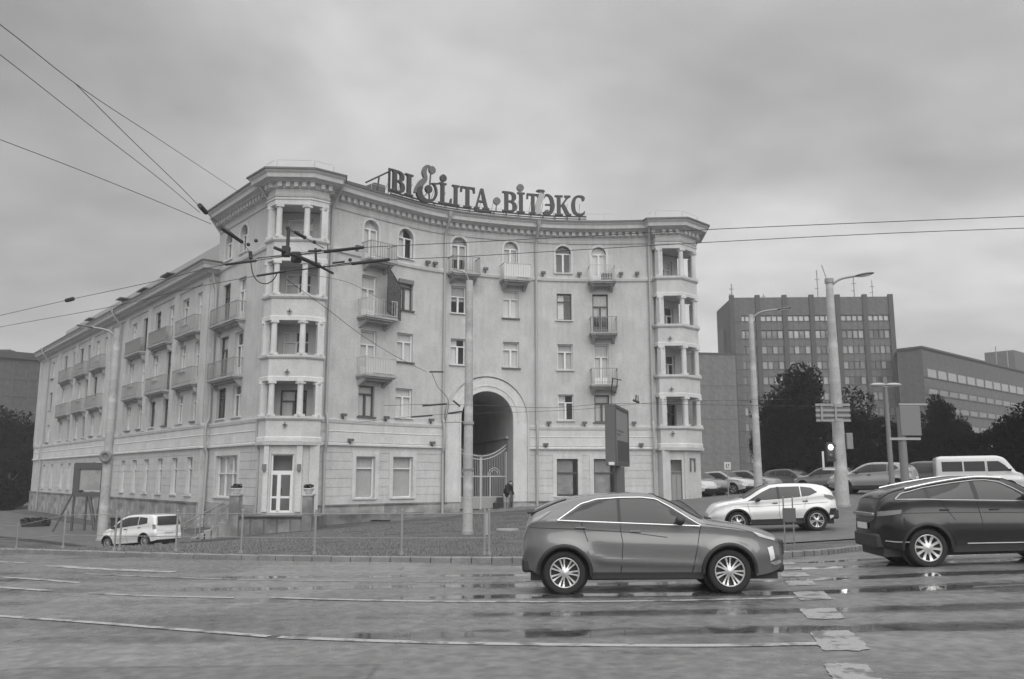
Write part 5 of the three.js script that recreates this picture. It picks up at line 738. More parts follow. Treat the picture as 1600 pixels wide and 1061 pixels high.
// ------------------------------------------------------------------ poles, lamps, boards, fence
function concretePole(name, label, category, x, z, h, r0, r1, group) {
  const t = thing(name, label, category, [x, gy(x, z), z], 0, group);
  mesh('shaft', [new THREE.CylinderGeometry(r1, r0, h, 20, 8).translate(0, h / 2, 0)], M.pole, t);
  mesh('foot', [new THREE.CylinderGeometry(r0 * 1.18, r0 * 1.25, 0.25, 20).translate(0, 0.1, 0)], M.concrete, t); return t;
}
const lampArm = (t, h, dx, dz, rise) => { const P = [V3(0, h - 0.15, 0), V3(dx * 0.3, h + rise * 0.55, dz * 0.3), V3(dx * 0.65, h + rise * 0.88, dz * 0.65), V3(dx, h + rise, dz)]; mesh('lamp_arm', tube(P, 0.05, 8, 16), M.lampMetal, t); const a = Math.atan2(-dz, dx); const hd = mesh('lamp_head', new THREE.SphereGeometry(1, 16, 10).scale(0.42, 0.075, 0.16).rotateZ(0.12).rotateY(a).translate(dx * 1.1, h + rise + 0.03, dz * 1.1), mat(0.1, 0.5), t); mesh('lamp_lens', new THREE.SphereGeometry(1, 14, 8).scale(0.3, 0.05, 0.12).rotateZ(0.12).rotateY(a).translate(dx * 1.1, h + rise - 0.02, dz * 1.1), C.lens, hd); };
{ // centre pole before the arch
  const t = concretePole('tram_wire_pole', 'pale plain concrete pole standing in the lawn before the arch', 'pole', -1.58, -31, 9.35, 0.185, 0.13);
  mesh('bracket_arm', [tube([V3(0, 9.2, 0), V3(-0.15, 9.6, 0.1), V3(-0.6, 9.75, 0.2)], 0.03, 6), bar(V3(0, 4.1, 0), V3(-0.9, 4.05, 0.35), 0.02)], M.lampMetal, t);
  mesh('pole_band', [new THREE.CylinderGeometry(0.2, 0.2, 0.1, 16).translate(0, 4.05, 0), new THREE.CylinderGeometry(0.2, 0.2, 0.06, 16).translate(0, 2.4, 0)], M.concrete, t);
}
{ // left pole before the wing with lamp and round sign
  const p = [-20.6, -43.8], t = concretePole('street_lamp', 'thick concrete lamp post before the left wing, arm reaching up left', 'street lamp', ...p, 10.9, 0.25, 0.165, 'tall lamp posts');
  lampArm(t, 10.6, -1.35, 0.4, 0.35); mesh('round_sign', [new THREE.TorusGeometry(0.22, 0.1, 8, 24).translate(0.05, 4.3, 0.36), new THREE.CylinderGeometry(0.2, 0.2, 0.03, 16).rotateX(Math.PI / 2).translate(0.05, 4.3, 0.36)], mat(0.2, 0.6), t);
}
{ const t = concretePole('street_lamp', 'slim pale lamp post standing before the right tower, lower one', 'street lamp', 13.7, -48, 10.3, 0.24, 0.13, 'tall lamp posts'); lampArm(t, 10.2, 1.65, 0.3, 0.35); }
let lampR;
{ const t = lampR = concretePole('street_lamp', 'tallest pale lamp post at right beside the traffic light', 'street lamp', 14.35, -37.6, 10.1, 0.3, 0.155, 'tall lamp posts'); lampArm(t, 10.0, 1.3, 0.4, 0.32);
  mesh('pole_cap', [new THREE.CylinderGeometry(0.2, 0.2, 0.2, 12).translate(0, 10.15, 0), bar(V3(-0.1, 10.2, 0), V3(-0.3, 10.9, 0), 0.02)], M.lampMetal, t);
  mesh('junction_box', [rbox(0.28, 0.55, 2.6, 3.3, -0.1, 0.2, 0.02)], mat(0.24, 0.6), t); }
{ const b = lampR.position, t = thing('traffic_light', 'pedestrian traffic light with white lit upper lamp on the tallest lamp post', 'traffic light', [b.x - 0.52, b.y + 2.05, b.z + 0.25]);
  mesh('housing', rbox(-0.16, 0.16, 0, 0.84, -0.1, 0.14, 0.03), mat(0.03, 0.6), t); mesh('bracket', [bar(V3(0.1, 0.7, 0), V3(0.45, 0.7, -0.2), 0.03), bar(V3(0.1, 0.1, 0), V3(0.45, 0.1, -0.2), 0.03)], M.iron, t);
  mesh('back_plate', [box(-0.34, -0.26, -0.3, 0.45, -0.05, 0), box(-0.34, 0.2, -0.36, -0.28, -0.05, 0)], mat(0.6, 0.6), t);
  mesh('signal_lamp', new THREE.SphereGeometry(0.12, 16, 12).scale(1, 1.1, 0.5).translate(0, 0.62, 0.14), new THREE.MeshStandardMaterial({ color: shade(0.8), emissive: shade(1), emissiveIntensity: 0.8 }), t);
  mesh('dark_lens', new THREE.SphereGeometry(0.11, 16, 12).scale(1, 1, 0.4).translate(0, 0.24, 0.13), mat(0.05, 0.3), t);
  const pl = new THREE.PointLight(new THREE.Color(1, 1, 1), 0.25); pl.position.set(b.x - 0.52, b.y + 2.67, b.z + 0.62); pl.castShadow = true; scene.add(pl); }
{ const p = atDepth(1301, 645, 36.6), t = thing('direction_sign', 'back of a pale direction board with crossbars behind the tallest lamp post', 'road sign', [p.x, p.y, p.z]), m = mat(0.3, 0.6);
  mesh('board', box(-0.72, 0.72, -0.25, 0.25, 0, 0.02), mat(0.16, 0.6), t); for (const y of [-0.33, -0.12, 0.1, 0.34]) mesh('crossbar', box(-0.74, 0.74, y - 0.05, y + 0.05, 0.02, 0.07), m, t); for (const x of [-0.5, 0.1]) mesh('upright', box(x - 0.04, x + 0.04, -0.36, 0.4, 0.07, 0.11), m, t); mesh('clamp', [bar(V3(0.05, 0, 0), V3(0.15, 0, -0.95), 0.04), bar(V3(0.05, 0.2, 0), V3(0.15, 0.2, -0.95), 0.04)], M.iron, t); }
{ const p = atDepth(1393, 742, 42), t = thing('lamp_post', 'short grey double headed lamp post among the trees at right', 'street lamp', [p.x, gy(p.x, p.z), p.z]); const h = 6.35 - gy(p.x, p.z); mesh('shaft', new THREE.CylinderGeometry(0.09, 0.14, h, 10).translate(0, h / 2, 0), mat(0.2, 0.6), t); mesh('lamp_head', [new THREE.SphereGeometry(1, 12, 8).scale(0.4, 0.1, 0.16).translate(-0.35, h + 0.15, 0), new THREE.SphereGeometry(1, 12, 8).scale(0.4, 0.1, 0.16).translate(0.42, h + 0.15, 0)], mat(0.4, 0.5), t); mesh('cross_arm', bar(V3(-0.5, h + 0.05, 0), V3(0.5, h + 0.05, 0), 0.04), M.lampMetal, t); }
{ const p = atDepth(1415, 760, 36), y = gy(p.x, p.z), t = thing('grey_board', 'grey blank board on a single post among the right trees', 'board', [p.x, y, p.z]), m = mat(0.2, 0.7); mesh('post', new THREE.CylinderGeometry(0.15, 0.18, 4.9 - y, 12).translate(0, (4.9 - y) / 2, 0), m, t); mesh('board', rbox(-0.1, 0.75, 3.7 - y, 4.95 - y, 0.1, 0.2, 0.02), mat(0.2, 0.7), t); mesh('cross_bar', box(-0.6, 0.7, 3.52 - y, 3.62 - y, 0.1, 0.18), mat(0.36, 0.6), t); mesh('cross_bar', box(-0.1, 1.1, 4.98 - y, 5.05 - y, 0.1, 0.18), mat(0.36, 0.6), t); }
{ const p = atDepth(1138, 768, 52), t = thing('parking_sign', 'small pale square sign on a thin post beside the parked cars', 'sign', [p.x, gy(p.x, p.z), p.z]); mesh('post', bar(V3(0, 0, 0), V3(0, 1.9, 0), 0.03), M.lampMetal, t); const b = mesh('plate', rbox(-0.2, 0.2, 1.7, 2.15, 0.03, 0.06, 0.01), mat(0.6, 0.5), t); mesh('symbol', [box(-0.1, 0.1, 1.8, 1.84, 0.061, 0.066), box(-0.1, -0.04, 1.84, 2.05, 0.061, 0.066), box(0.02, 0.1, 1.92, 2.05, 0.061, 0.066)], mat(0.15, 0.5), b); }
{ // city advertising box before the right part of the facade
  const A = [3.97, -33], Q = [4.93, -36.4], X = [3.6, -33.08], y0 = 2.42, y1 = 4.78, t = thing('advertising_box', 'dark advertising display box on a post before the right shop windows', 'billboard');
  const G = gy(4.2, -34.5), D = [Q[0] + X[0] - A[0], Q[1] + X[1] - A[1]];
  mesh('housing', prism([X, A, Q, D], y0, y1), mat(0.12, 0.6), t);
  const f = facade([A, Q]); mesh('frame', [f.box(0, 0.1, y0, y1, 0, 0.05), f.box(f.L - 0.1, f.L, y0, y1, 0, 0.05), f.box(0.1, f.L - 0.1, y0, y0 + 0.14, 0, 0.05), f.box(0.1, f.L - 0.1, y1 - 0.12, y1, 0, 0.05)], mat(0.09, 0.6), t);
  const pt = mesh('poster', f.box(0.1, f.L - 0.1, y0 + 0.14, y1 - 0.12, 0, 0.012), mat(0.24, 0.5), t); mesh('poster_print', [f.box(0.5, f.L - 0.12, y0 + 0.16, y0 + 1.0, 0.012, 0.016)], mat(0.06, 0.5), pt); mesh('poster_print', [f.box(0.6, 2.2, y0 + 1.35, y0 + 1.42, 0.012, 0.016), f.box(0.5, 1.4, y0 + 1.2, y0 + 1.27, 0.012, 0.016)], mat(0.1, 0.5), pt);
  const cx = (A[0] + Q[0]) / 2 - 0.18, cz = (A[1] + Q[1]) / 2 + 0.5; mesh('post', [rbox(cx - 0.17, cx + 0.17, G, y0, cz - 0.25, cz + 0.25, 0.03)], mat(0.12, 0.6), t); mesh('panel_light', rbox(X[0] + 0.1, X[0] + 0.32, y0 + 0.02, y0 + 0.14, -32.96, -32.9, 0.01), mat(0.7, 0.5), t);
}
{ // hoarding on braced legs before the left wing
  const p = atDepth(140, 806, 52), t = thing('braced_hoarding', 'pale hoarding in a dark frame on braced legs before the left wing', 'hoarding', [p.x, gy(p.x, p.z), p.z]), s = 52 / 1330, m = M.frameDark;
  const q = (px, py) => { const w = atDepth(px, py, 52); return V3(w.x - p.x, w.y - gy(p.x, p.z), 0); }, g0 = q(140, 815).y;
  const pl = [q(123, 766), q(161, 766), q(161, 732), q(123, 732)]; mesh('panel', box(pl[0].x, pl[1].x, pl[0].y, pl[2].y, -0.05, 0.02), mat(0.5, 0.8, { map: T.concrete }), t);
  mesh('frame', [box(q(117, 750).x, q(166, 750).x, q(140, 733).y, q(140, 723).y, -0.5, 0.1), box(q(115, 750).x, q(125, 750).x, q(140, 772).y, q(140, 724).y, -0.5, 0.08), box(q(158, 750).x, q(166, 750).x, q(140, 772).y, q(140, 733).y, -0.3, 0.08), box(q(118, 750).x, q(164, 750).x, q(140, 776).y, q(140, 769).y, -0.4, 0.1)], m, t);
  for (const x of [116, 136]) mesh('leg', bar(q(x, 772), V3(q(x - 1, 800).x, -0.1, 0.1), 0.07), m, t);
  mesh('brace', bar(q(113, 772), V3(q(92, 800).x, 0, 0.6), 0.06), m, t); mesh('brace', bar(q(140, 778), V3(q(155, 800).x, 0, 0.3), 0.11), m, t); mesh('brace', bar(q(160, 778), V3(q(156, 800).x, -0.1, 0.3), 0.2), m, t);
}
{ const p = atDepth(180, 822, 46.5), t = thing('litter_bin', 'small dark litter bin beside the thick left lamp post', 'bin', [p.x, gy(p.x, p.z) + 0.15, p.z]); mesh('bin_body', new THREE.CylinderGeometry(0.26, 0.2, 0.8, 14).translate(0, 0.45, 0), M.dark, t); mesh('lid', new THREE.CylinderGeometry(0.29, 0.29, 0.06, 14).translate(0, 0.88, 0), M.iron, t); }
{ const p = atDepth(56, 815, 60), t = thing('flower_bed', 'low dark planted tub at the far left by the wing end', 'planter', [p.x, gy(p.x, p.z) + 0.15, p.z]); mesh('tub', new THREE.CylinderGeometry(0.95, 0.85, 0.36, 18).translate(0, 0.15, 0), M.dark, t); const r = rng(88), g = []; for (let k = 0; k < 140; k++) { const a = r() * 6.28, d = Math.sqrt(r()) * 0.9; g.push(new THREE.CircleGeometry(0.11, 5).rotateX(-1 + r()).rotateY(r() * 6).translate(Math.cos(a) * d, 0.36 + r() * 0.15, Math.sin(a) * d)); } mesh('plants', g, mat(0.035, 0.9), t); }
{ // pedestrian guard fence along the kerb: posts with two thin rails, small plates on two posts
  const t = thing('guard_fence', 'thin see-through pedestrian fence of pale posts along the road kerb', 'fence'), m = mat(0.28, 0.6), posts = [];
  for (const [px, py] of [[-60, 858], [25, 861], [98, 863], [178, 867], [186, 867], [274, 869], [376, 872], [491, 874], [627, 874.5], [757, 874.5], [764, 874.5]]) { const p = gp(px, py, 0); p.y += 0.12; posts.push(p); const o = mesh('post', [bar(p, p.clone().add(V3(0, 1.12, 0)), 0.03, 8), new THREE.CylinderGeometry(0.06, 0.07, 0.08, 8).translate(p.x, p.y + 0.04, p.z), new THREE.SphereGeometry(0.035, 8, 6).translate(p.x, p.y + 1.12, p.z)], m, t); }
  for (let i = 0; i < posts.length - 1; i++) for (const h of [0.42, 1.04]) mesh('rail', bar(posts[i].clone().setY(posts[i].y + h), posts[i + 1].clone().setY(posts[i + 1].y + h), 0.011, 5), m, t);
  const p = posts[9]; mesh('plate', [box(p.x - 0.02, p.x + 0.14, p.y + 0.5, p.y + 1.05, p.z - 0.01, p.z + 0.01)], mat(0.36, 0.6), t);
}
{ const a = gp(1236, 868); a.y += 0.12; const t = thing('keep_right_sign', 'small dark plate on two thin posts at the kerb before the white crossover', 'sign', [a.x, a.y, a.z]), m = mat(0.24, 0.6); for (const x of [-0.13, 0.1]) mesh('post', bar(V3(x, 0, 0), V3(x, 1.35, 0), 0.018), m, t); mesh('plate', rbox(-0.17, 0.16, 0.7, 1.05, 0.02, 0.05, 0.01), mat(0.12, 0.6), t); }

// ------------------------------------------------------------------ overhead wires and the wire crossing
{
  const wm = mat(0.045, 0.7), wire = (label, pts, r, group) => { const w = thing('overhead_wire', label, 'overhead wire', [0, 0, 0], 0, group); mesh('wire', tube(pts.map(([x, y, h]) => atPlane(x, y, h)), r, 5, pts.length * 6), wm, w); return w; };
  const ins = (w, a, b, r = 0.035) => mesh('insulator', bar(atPlane(...a), atPlane(...b), r, 8), wm, w);
  let w = wire('upper wire from the top left corner to the building roof edge', [[-60, -5, 6.6], [0, 38, 6.6], [117, 130, 6.8], [240, 212, 7.4], [372, 299, 9]], 0.005);
  w = wire('wire branching off at upper left and ending in a dark insulator over the wing', [[117, 130, 6.8], [200, 213, 6.6], [280, 290, 6.4], [322, 332, 6.3], [372, 372, 6.2], [395, 400, 6.1]], 0.005); ins(w, [312, 321, 6.3], [322, 332, 6.3], 0.04); ins(w, [345, 356, 6.25], [378, 378, 6.2], 0.035);
  wire('second steep wire at left below the topmost one', [[-40, 55, 6.5], [10, 93, 6.5], [150, 203, 6.4], [250, 280, 6.3], [312, 332, 6.25]], .0045);
  wire('slack wire entering at the left edge high over the wing', [[-60, 195, 6.4], [0, 218, 6.4], [110, 260, 6.35], [230, 308, 6.3], [330, 350, 6.25]], 0.005);
  const lw = wire('contact wire from the left edge, upper of the pair, to the crossing', [[-80, 512, 6.2], [0, 493, 6.2], [105, 469, 6.2], [240, 440, 6.2], [352, 413, 6.2], [450, 397, 6.2], [567, 386, 6.2]], 0.0065); ins(lw, [104, 469.5, 6.2], [114, 467, 6.2], 0.05);
  wire('contact wire from the left edge, lower of the pair, to the crossing', [[-80, 528, 6.2], [0, 511, 6.2], [180, 478, 6.2], [300, 450, 6.2], [402, 431, 6.2], [500, 417, 6.2], [608, 405.5, 6.2]], 0.0065);
  wire('contact wire running right from the crossing to the right edge, upper of the pair', [[560, 387, 6.2], [700, 380, 6.2], [860, 372, 6.2], [1100, 359, 6.2], [1400, 346, 6.2], [1700, 334, 6.2]], 0.0065);
  wire('contact wire running right from the crossing to the right edge, lower of the pair', [[600, 406, 6.2], [700, 402, 6.2], [860, 393, 6.2], [1100, 379, 6.2], [1400, 364, 6.2], [1700, 353, 6.2]], 0.0065);
  wire('thin span wire sloping from the crossing down past the second balcony', [[478, 428, 6.2], [540, 440, 6.2], [600, 470, 6.1], [650, 492, 6.0]], 0.0042);
  const at = (a, d) => a.map(([x, y]) => atDepth(x, y, d)), cable = (label, pts, d0, d1, r) => { const c = thing('overhead_wire', label, 'overhead wire'); mesh('wire', tube(pts.map(([x, y], i) => atDepth(x, y, mix(d0, d1, i / (pts.length - 1)))), r, 5, pts.length * 6), wm, c); return c; };
  cable('long thin span wire from the left loggia down to the arch bracket', [[447, 436], [505, 478], [560, 520], [610, 552], [666, 581]], 22, 30, 0.008);
  let c = cable('bent bracket wire hanging left of the arch', [[674, 581], [684, 604], [700, 625], [696, 660]], 31, 31, 0.01); mesh('cross_arm', bar(atDepth(671, 581, 31), atDepth(693, 581, 31), 0.03, 6), wm, c);
  c = cable('low wire crossing before the arch toward the right loggia, with dark insulators', [[600, 634], [660, 632], [740, 633], [860, 637], [950, 631], [1060, 632], [1200, 634], [1330, 636]], 29, 33, 0.008); for (const [a, b] of [[[660, 634], [698, 631]], [[708, 626], [719, 635]], [[700, 646], [722, 643]]]) mesh('insulator', bar(atDepth(...a, 29.6), atDepth(...b, 29.6), 0.035, 6), wm, c);
  c = cable('second low wire crossing before the arch, slightly lower on the left', [[560, 660], [645, 651], [700, 647], [780, 645], [900, 640], [1040, 628], [1240, 624]], 30, 33, 0.007); mesh('insulator', bar(atDepth(643, 651.5, 30.1), atDepth(676, 649, 30.2), 0.03, 6), wm, c);
  c = cable('short vertical wire holder with small ladder frame over the advertising box', [[955, 632], [955, 612], [957, 590]], 33, 33, 0.015); mesh('frame', [bar(atDepth(955, 611, 33), atDepth(958, 592, 33), 0.02), bar(atDepth(962, 614, 33), atDepth(965, 594, 33), 0.02), bar(atDepth(957, 591, 33), atDepth(971, 594, 33), 0.02), bar(atDepth(955, 611, 33), atDepth(963, 614, 33), 0.025)], wm, c);
  c = cable('dark clamp hanging on the low wire left of the right loggia', [[994, 617], [994, 628], [997, 629]], 34, 34, 0.03); mesh('clamp', [bar(atDepth(989, 625, 34), atDepth(999, 629, 34), 0.05), bar(atDepth(997, 618, 34), atDepth(997, 627, 34), 0.02)], wm, c);
  // the crossing itself: two long dark bars and four frog rails held by hangers
  const X = thing('wire_crossing', 'dark trolley wire crossing of thick bars hanging before the left loggia', 'wire crossing'), B3 = (name, a, b, r) => mesh(name, [bar(atPlane(a[0], a[1], 6.2), atPlane(b[0], b[1], 6.2), r, 8)], wm, X);
  B3('crossing_bar', [429, 387], [472, 404], 0.0306); B3('crossing_bar', [466, 401], [500, 416], 0.0408); B3('crossing_bar', [492, 412], [520, 427], 0.0272);
  B3('frog_rail', [507, 393.5], [568, 386.5], 0.0306); B3('frog_rail', [352, 413.5], [400, 407.5], 0.0238); B3('frog_rail', [550, 412], [608, 405.5], 0.034); B3('frog_rail', [402, 431], [446, 424], 0.0238); B3('frog_rail', [520, 411], [538, 409], 0.0204); B3('frog_rail', [482, 392.5], [502, 391], 0.0204);
  B3('connecting_rail', [400, 407], [507, 392], 0.0082); B3('connecting_rail', [402, 403], [507, 395], 0.0082); B3('connecting_rail', [446, 424], [550, 413], 0.0082); B3('connecting_rail', [470, 422], [550, 410], 0.0082);
  for (const [a, b, r] of [[[449, 393], [451, 357], 0.035], [[494, 412], [493, 388], 0.025], [[447, 357], [452, 355], 0.045]]) mesh('hanger', bar(atDepth(...a, 16), atDepth(...b, 16), r, 8), wm, X);
  for (const [x, y, w] of [[463, 402, 0.09], [447, 393, 0.07]]) mesh('control_box', rbox(-w, w, -0.1, 0.1, -0.08, 0.08, 0.02).translate(...atPlane(x, y, 6.22).toArray()), wm, X);
  mesh('loop_cable', [tube([[391, 394], [392, 410], [396, 430], [405, 441], [418, 443], [428, 436], [434, 425]].map(([x, y]) => atDepth(x, y, 17)), 0.012, 6, 30), bar(atDepth(391, 393, 17), atDepth(392, 404, 17), 0.04)], wm, X);
  mesh('span_insulator', [bar(atDepth(460, 362, 16.4), atDepth(476, 371, 16.6), 0.035), bar(atDepth(453, 358, 16.3), atDepth(506, 388, 17), 0.008)], wm, X);
  for (const [x, y, d] of [[476, 371, 16.6], [491, 378, 16.8], [547, 406, 17.4], [400, 376, 17], [388, 382, 17]]) mesh('wire_weight', new THREE.SphereGeometry(0.04, 10, 8).translate(...atDepth(x, y, d).toArray()), wm, X);
}

// ------------------------------------------------------------------ buildings behind
{ // right office tower
  const PL = (px, d) => [(px - 800) / 1330 * d, -d], D = 183, a = PL(1150, D - 1), b = PL(1406, D - 2.2), f = facade([a, b]), H0 = 1.5, top = 40.6, t = thing('office_tower', 'grey office tower with dark ribs and rows of square windows', 'building');
  const tm = mat(0.19, 0.9, { map: T.concrete }), rib = mat(0.075, 0.9), sp = mat(0.22, 0.9, { map: T.concrete });
  const W0 = f.L; mesh('wall', [f.box(0, W0, -3, top, -16, -0.35)], mat(0.12, 0.9, { map: T.concrete }), t);
  const cols = [0, 5.62, 11.5, 17.35, 23.05, 28.9, 34.5].map((k) => k * W0 / 34.9); for (const s of cols) mesh('rib', f.box(s - 0.5, s + 0.5, -2, top + 0.5, -0.35, 0.35), rib, t);
  const side = facade([[a[0] + 0.7, a[1] - 14], a]); mesh('side_wall', [side.box(0, side.L, -3, top - 1, -2, 0), side.box(0, side.L * 0.5, -3, top - 5.5, 0, 0.6)], tm, t);
  mesh('parapet', f.box(0, W0, 36.6, top, -0.35, 0.05), tm, t);
  const r = rng(31), wv = [0.4, 0.31, 0.2, 0.14, 0.1, 0.05].map((v) => new THREE.MeshPhysicalMaterial({ color: shade(v), roughness: 0.2, clearcoat: 0.6 }));
  for (let row = 0; row < 11; row++) {
    const hb = row === 0 ? 35.2 : 31.4 - (row - 1) * 3.33; if (hb < -1) break; const ht = row === 0 ? 36.4 : hb + 1.75;
    mesh('spandrel', f.box(0, W0, row === 0 ? 33.4 : hb - 1.55, hb, -0.35, -0.02), sp, t); mesh('sill_line', f.box(0, W0, hb - 0.02, hb + 0.16, -0.02, 0.08), rib, t);
    for (let c = 0; c < cols.length - 1; c++) { const s0 = cols[c] + 0.55, s1 = cols[c + 1] - 0.55, n = 4, hi = r(); for (let k = 0; k < n; k++) { const u = r(), v = row === 0 ? (hi < 0.75 ? 0 : 1) : u < 0.16 ? 0 : u < 0.42 ? 1 : u < 0.6 ? 2 : u < 0.85 ? 3 : u < 0.96 ? 4 : 5; mesh('window', f.box(mix(s0, s1, k / n) + 0.1, mix(s0, s1, (k + 1) / n) - 0.1, hb + 0.16, ht, -0.34, -0.22), wv[v], t); } }
  }
  for (let c = 0; c < cols.length - 1; c++) for (let k = 1; k < 4; k++) { const m = mix(cols[c] + 0.55, cols[c + 1] - 0.55, k / 4); mesh('mullion', f.box(m - 0.09, m + 0.09, -1, 36.6, -0.3, 0.03), tm, t); }
  const am = mat(0.3, 0.7); for (const [s, h, w] of [[1, 4, 0.14], [8, 1.6, 0.1], [20, 7, 0.12], [28, 5.5, 0.12], [32, 4.5, 0.1]]) { const p = f.at(s, top, -4); mesh('antenna', [bar(p, p.clone().add(V3(0, h, 0)), w, 5), bar(p.clone().add(V3(-0.5, h * 0.7, 0)), p.clone().add(V3(0.5, h * 0.7, 0)), w * 0.8, 5), bar(p.clone().add(V3(-0.6, h * 0.4, 0)), p.clone().add(V3(0.2, h * 0.4, 0)), w * 0.8, 5)], am, t); }
  // low plain annex between tower and corner building
  const q = thing('annex_building', 'plain windowless grey annex between the corner building and the tower', 'building'), g = facade([PL(1040, 150), PL(1152, 152)]); mesh('wall', g.box(0, g.L, -2, 23.7, -14, 0), mat(0.26, 0.92, { map: T.concrete }), q); mesh('coping', g.box(-0.1, g.L + 0.1, 23.7, 24.0, -14, 0.12), rib, q); for (const h of [6, 12, 18]) mesh('joint', g.box(0, g.L, h, h + 0.12, 0, 0.03), mat(0.13, 0.9), q); mesh('base_door', g.box(g.L * 0.45, g.L * 0.95, -0.5, 2.8, 0, 0.15), mat(0.07, 0.8), q);
  // long right building receding to the right
  const L0 = thing('long_building', 'long grey building receding to the right behind the tower, pale top windows', 'building'), A = PL(1408, 176), Bq = PL(1447, 172), E = [Bq[0] + 98, Bq[1] - 89], k = facade([Bq, E]), fr = facade([A, Bq]), lt = 28;
  mesh('wall', [k.box(0, k.L, -3, lt, -0.6, 0), fr.box(0, fr.L, -3, lt, -0.6, 0)], mat(0.17, 0.92, { map: T.concrete }), L0); mesh('coping', [k.box(-0.2, k.L, lt, lt + 0.4, -0.8, 0.25), fr.box(0, fr.L + 0.2, lt, lt + 0.4, -0.8, 0.25)], rib, L0);
  for (let row = 0; row < 7; row++) { const h = 22.2 - row * 3.5; mesh('sill_line', k.box(0, k.L, h - 0.25, h, 0, 0.2), rib, L0); mesh('spandrel', k.box(0, k.L, h - 2.2, h - 0.25, 0, 0.06), mat(0.2, 0.9, { map: T.concrete }), L0); for (let c = 0; c < 24; c++) { const s0 = 2 + c * 5.3; mesh('window', k.box(s0, s0 + 4.3, h, h + (row ? 1.1 : 1.7), 0.0, 0.08), row ? wv[r() < 0.2 ? 2 : 3] : wv[1], L0); } }
  for (const h of [19, 15.3, 11.5, 7.5]) mesh('window', fr.box(0.3, 1.2, h, h + 2, 0, 0.06), wv[4], L0); mesh('roof_house', k.box(62, 82, lt, lt + 6, -9, -2), mat(0.13, 0.9), L0); mesh('roof', prism([A, Bq, E, [E[0] - 6, E[1] - 8], [A[0] + 3, A[1] - 10]], lt - 0.4, lt), rib, L0); for (const s of [52, 60]) mesh('antenna', bar(k.at(s, lt, -3), k.at(s, lt + 6, -3), 0.12, 5), am, L0);
  // round building far left
  const o = thing('round_building', 'grey rounded building with a dark roof rim at the far left', 'building', [-98, -3, -160]); mesh('wall', new THREE.CylinderGeometry(16.5, 16.5, 29, 40).translate(0, 11.4, 0), mat(0.15, 0.9, { map: T.concrete }), o); mesh('roof_rim', new THREE.CylinderGeometry(17.1, 17.1, 1.2, 40).translate(0, 26, 0), mat(0.06, 0.8), o); for (const x of [2, 6]) mesh('roof_vent', box(x, x + 2.4, 26.6, 27.4, 8, 10), mat(0.1, 0.8), o);
  for (let i = 0; i < 20; i++) { const an = -0.4 + i * 0.16; mesh('facade_joint', box(-0.12, 0.12, -3, 25.4, 16.45, 16.62).rotateY(an), mat(0.11, 0.9), o); } for (let h = 1; h < 25; h += 3) mesh('floor_line', new THREE.CylinderGeometry(16.6, 16.6, 0.22, 40, 1, true).translate(0, h, 0), mat(0.11, 0.9), o);
}

// ------------------------------------------------------------------ trees
const leafMat = [0.058, 0.075, 0.024].map((v) => mat(v, 0.9, { side: THREE.DoubleSide })), bark = mat(0.07, 0.95);
function crown(seed, rx, ry, n, leaf) { // clumps of leaf-sized faces through an uneven volume, built round (0, 0, 0)
  const r = rng(seed), cl = []; for (let k = 0; k < 34; k++) { const a = r() * 6.283, u = r() * 2 - 1, q = Math.sqrt(1 - u * u), d = 0.35 + 0.55 * Math.pow(r(), 0.6); cl.push([Math.cos(a) * q * rx * d, u * ry * d, Math.sin(a) * q * rx * d, 0.24 + r() * 0.2]); }
  const p = new Float32Array(n * 18), nn = new Float32Array(n * 18), v = V3(0, 0, 0), e1 = V3(0, 0, 0), e2 = V3(0, 0, 0); let o = 0;
  for (let i = 0; i < n; i++) { const c = cl[Math.floor(r() * cl.length)], a = r() * 6.283, u = r() * 2 - 1, q = Math.sqrt(1 - u * u), d = Math.pow(r(), 0.38) * c[3] * 1.05; v.set(c[0] + Math.cos(a) * q * d * rx, c[1] + u * d * ry * 0.85, c[2] + Math.sin(a) * q * d * rx); const L = leaf * (0.55 + r() * 0.9); e1.set(r() - 0.5, r() - 0.5, r() - 0.5).normalize().multiplyScalar(L); e2.set(r() - 0.5, r() - 0.5, r() - 0.5).cross(e1).normalize().multiplyScalar(L * 0.65); const N = e1.clone().cross(e2).normalize(); const P = [[-1, -1], [1, -1], [1, 1], [-1, -1], [1, 1], [-1, 1]]; for (const [s, t] of P) { const k = s * (t < 0 ? 1 : 0.35); p[o] = v.x + e1.x * t * 0.5 + e2.x * k * 0.5; p[o + 1] = v.y + e1.y * t * 0.5 + e2.y * k * 0.5; p[o + 2] = v.z + e1.z * t * 0.5 + e2.z * k * 0.5; nn[o] = N.x; nn[o + 1] = N.y; nn[o + 2] = N.z; o += 3; } }
  const g = new THREE.BufferGeometry(); g.setAttribute('position', new THREE.BufferAttribute(p, 3)); g.setAttribute('normal', new THREE.BufferAttribute(nn, 3)); return { g: uvBox(g), cl };
}
function makeTree(name, label, seed, H, rx, m, n = 9000, leaf = 0.3, base = 0.28) {
  const t = thing(name, label, 'tree'), ry = H * (1 - base) / 2, cy = H - ry, c = crown(seed, rx, ry, n, leaf); c.g.translate(0, cy, 0); c.g.userData.keep = true;
  const g = [bar(V3(0, -0.4, 0), V3(0.1, cy, 0.05), H * 0.026, 10, H * 0.012)]; for (let k = 0; k < 9; k++) { const q = c.cl[k * 3]; g.push(bar(V3(0.05, H * (base + 0.05 + 0.04 * k), 0), V3(q[0] * 0.9, cy + q[1] * 0.9, q[2] * 0.9), H * 0.009, 6, H * 0.003)); }
  mesh('trunk', g, bark, t); mesh('crown', c.g, m, t); return t;
}
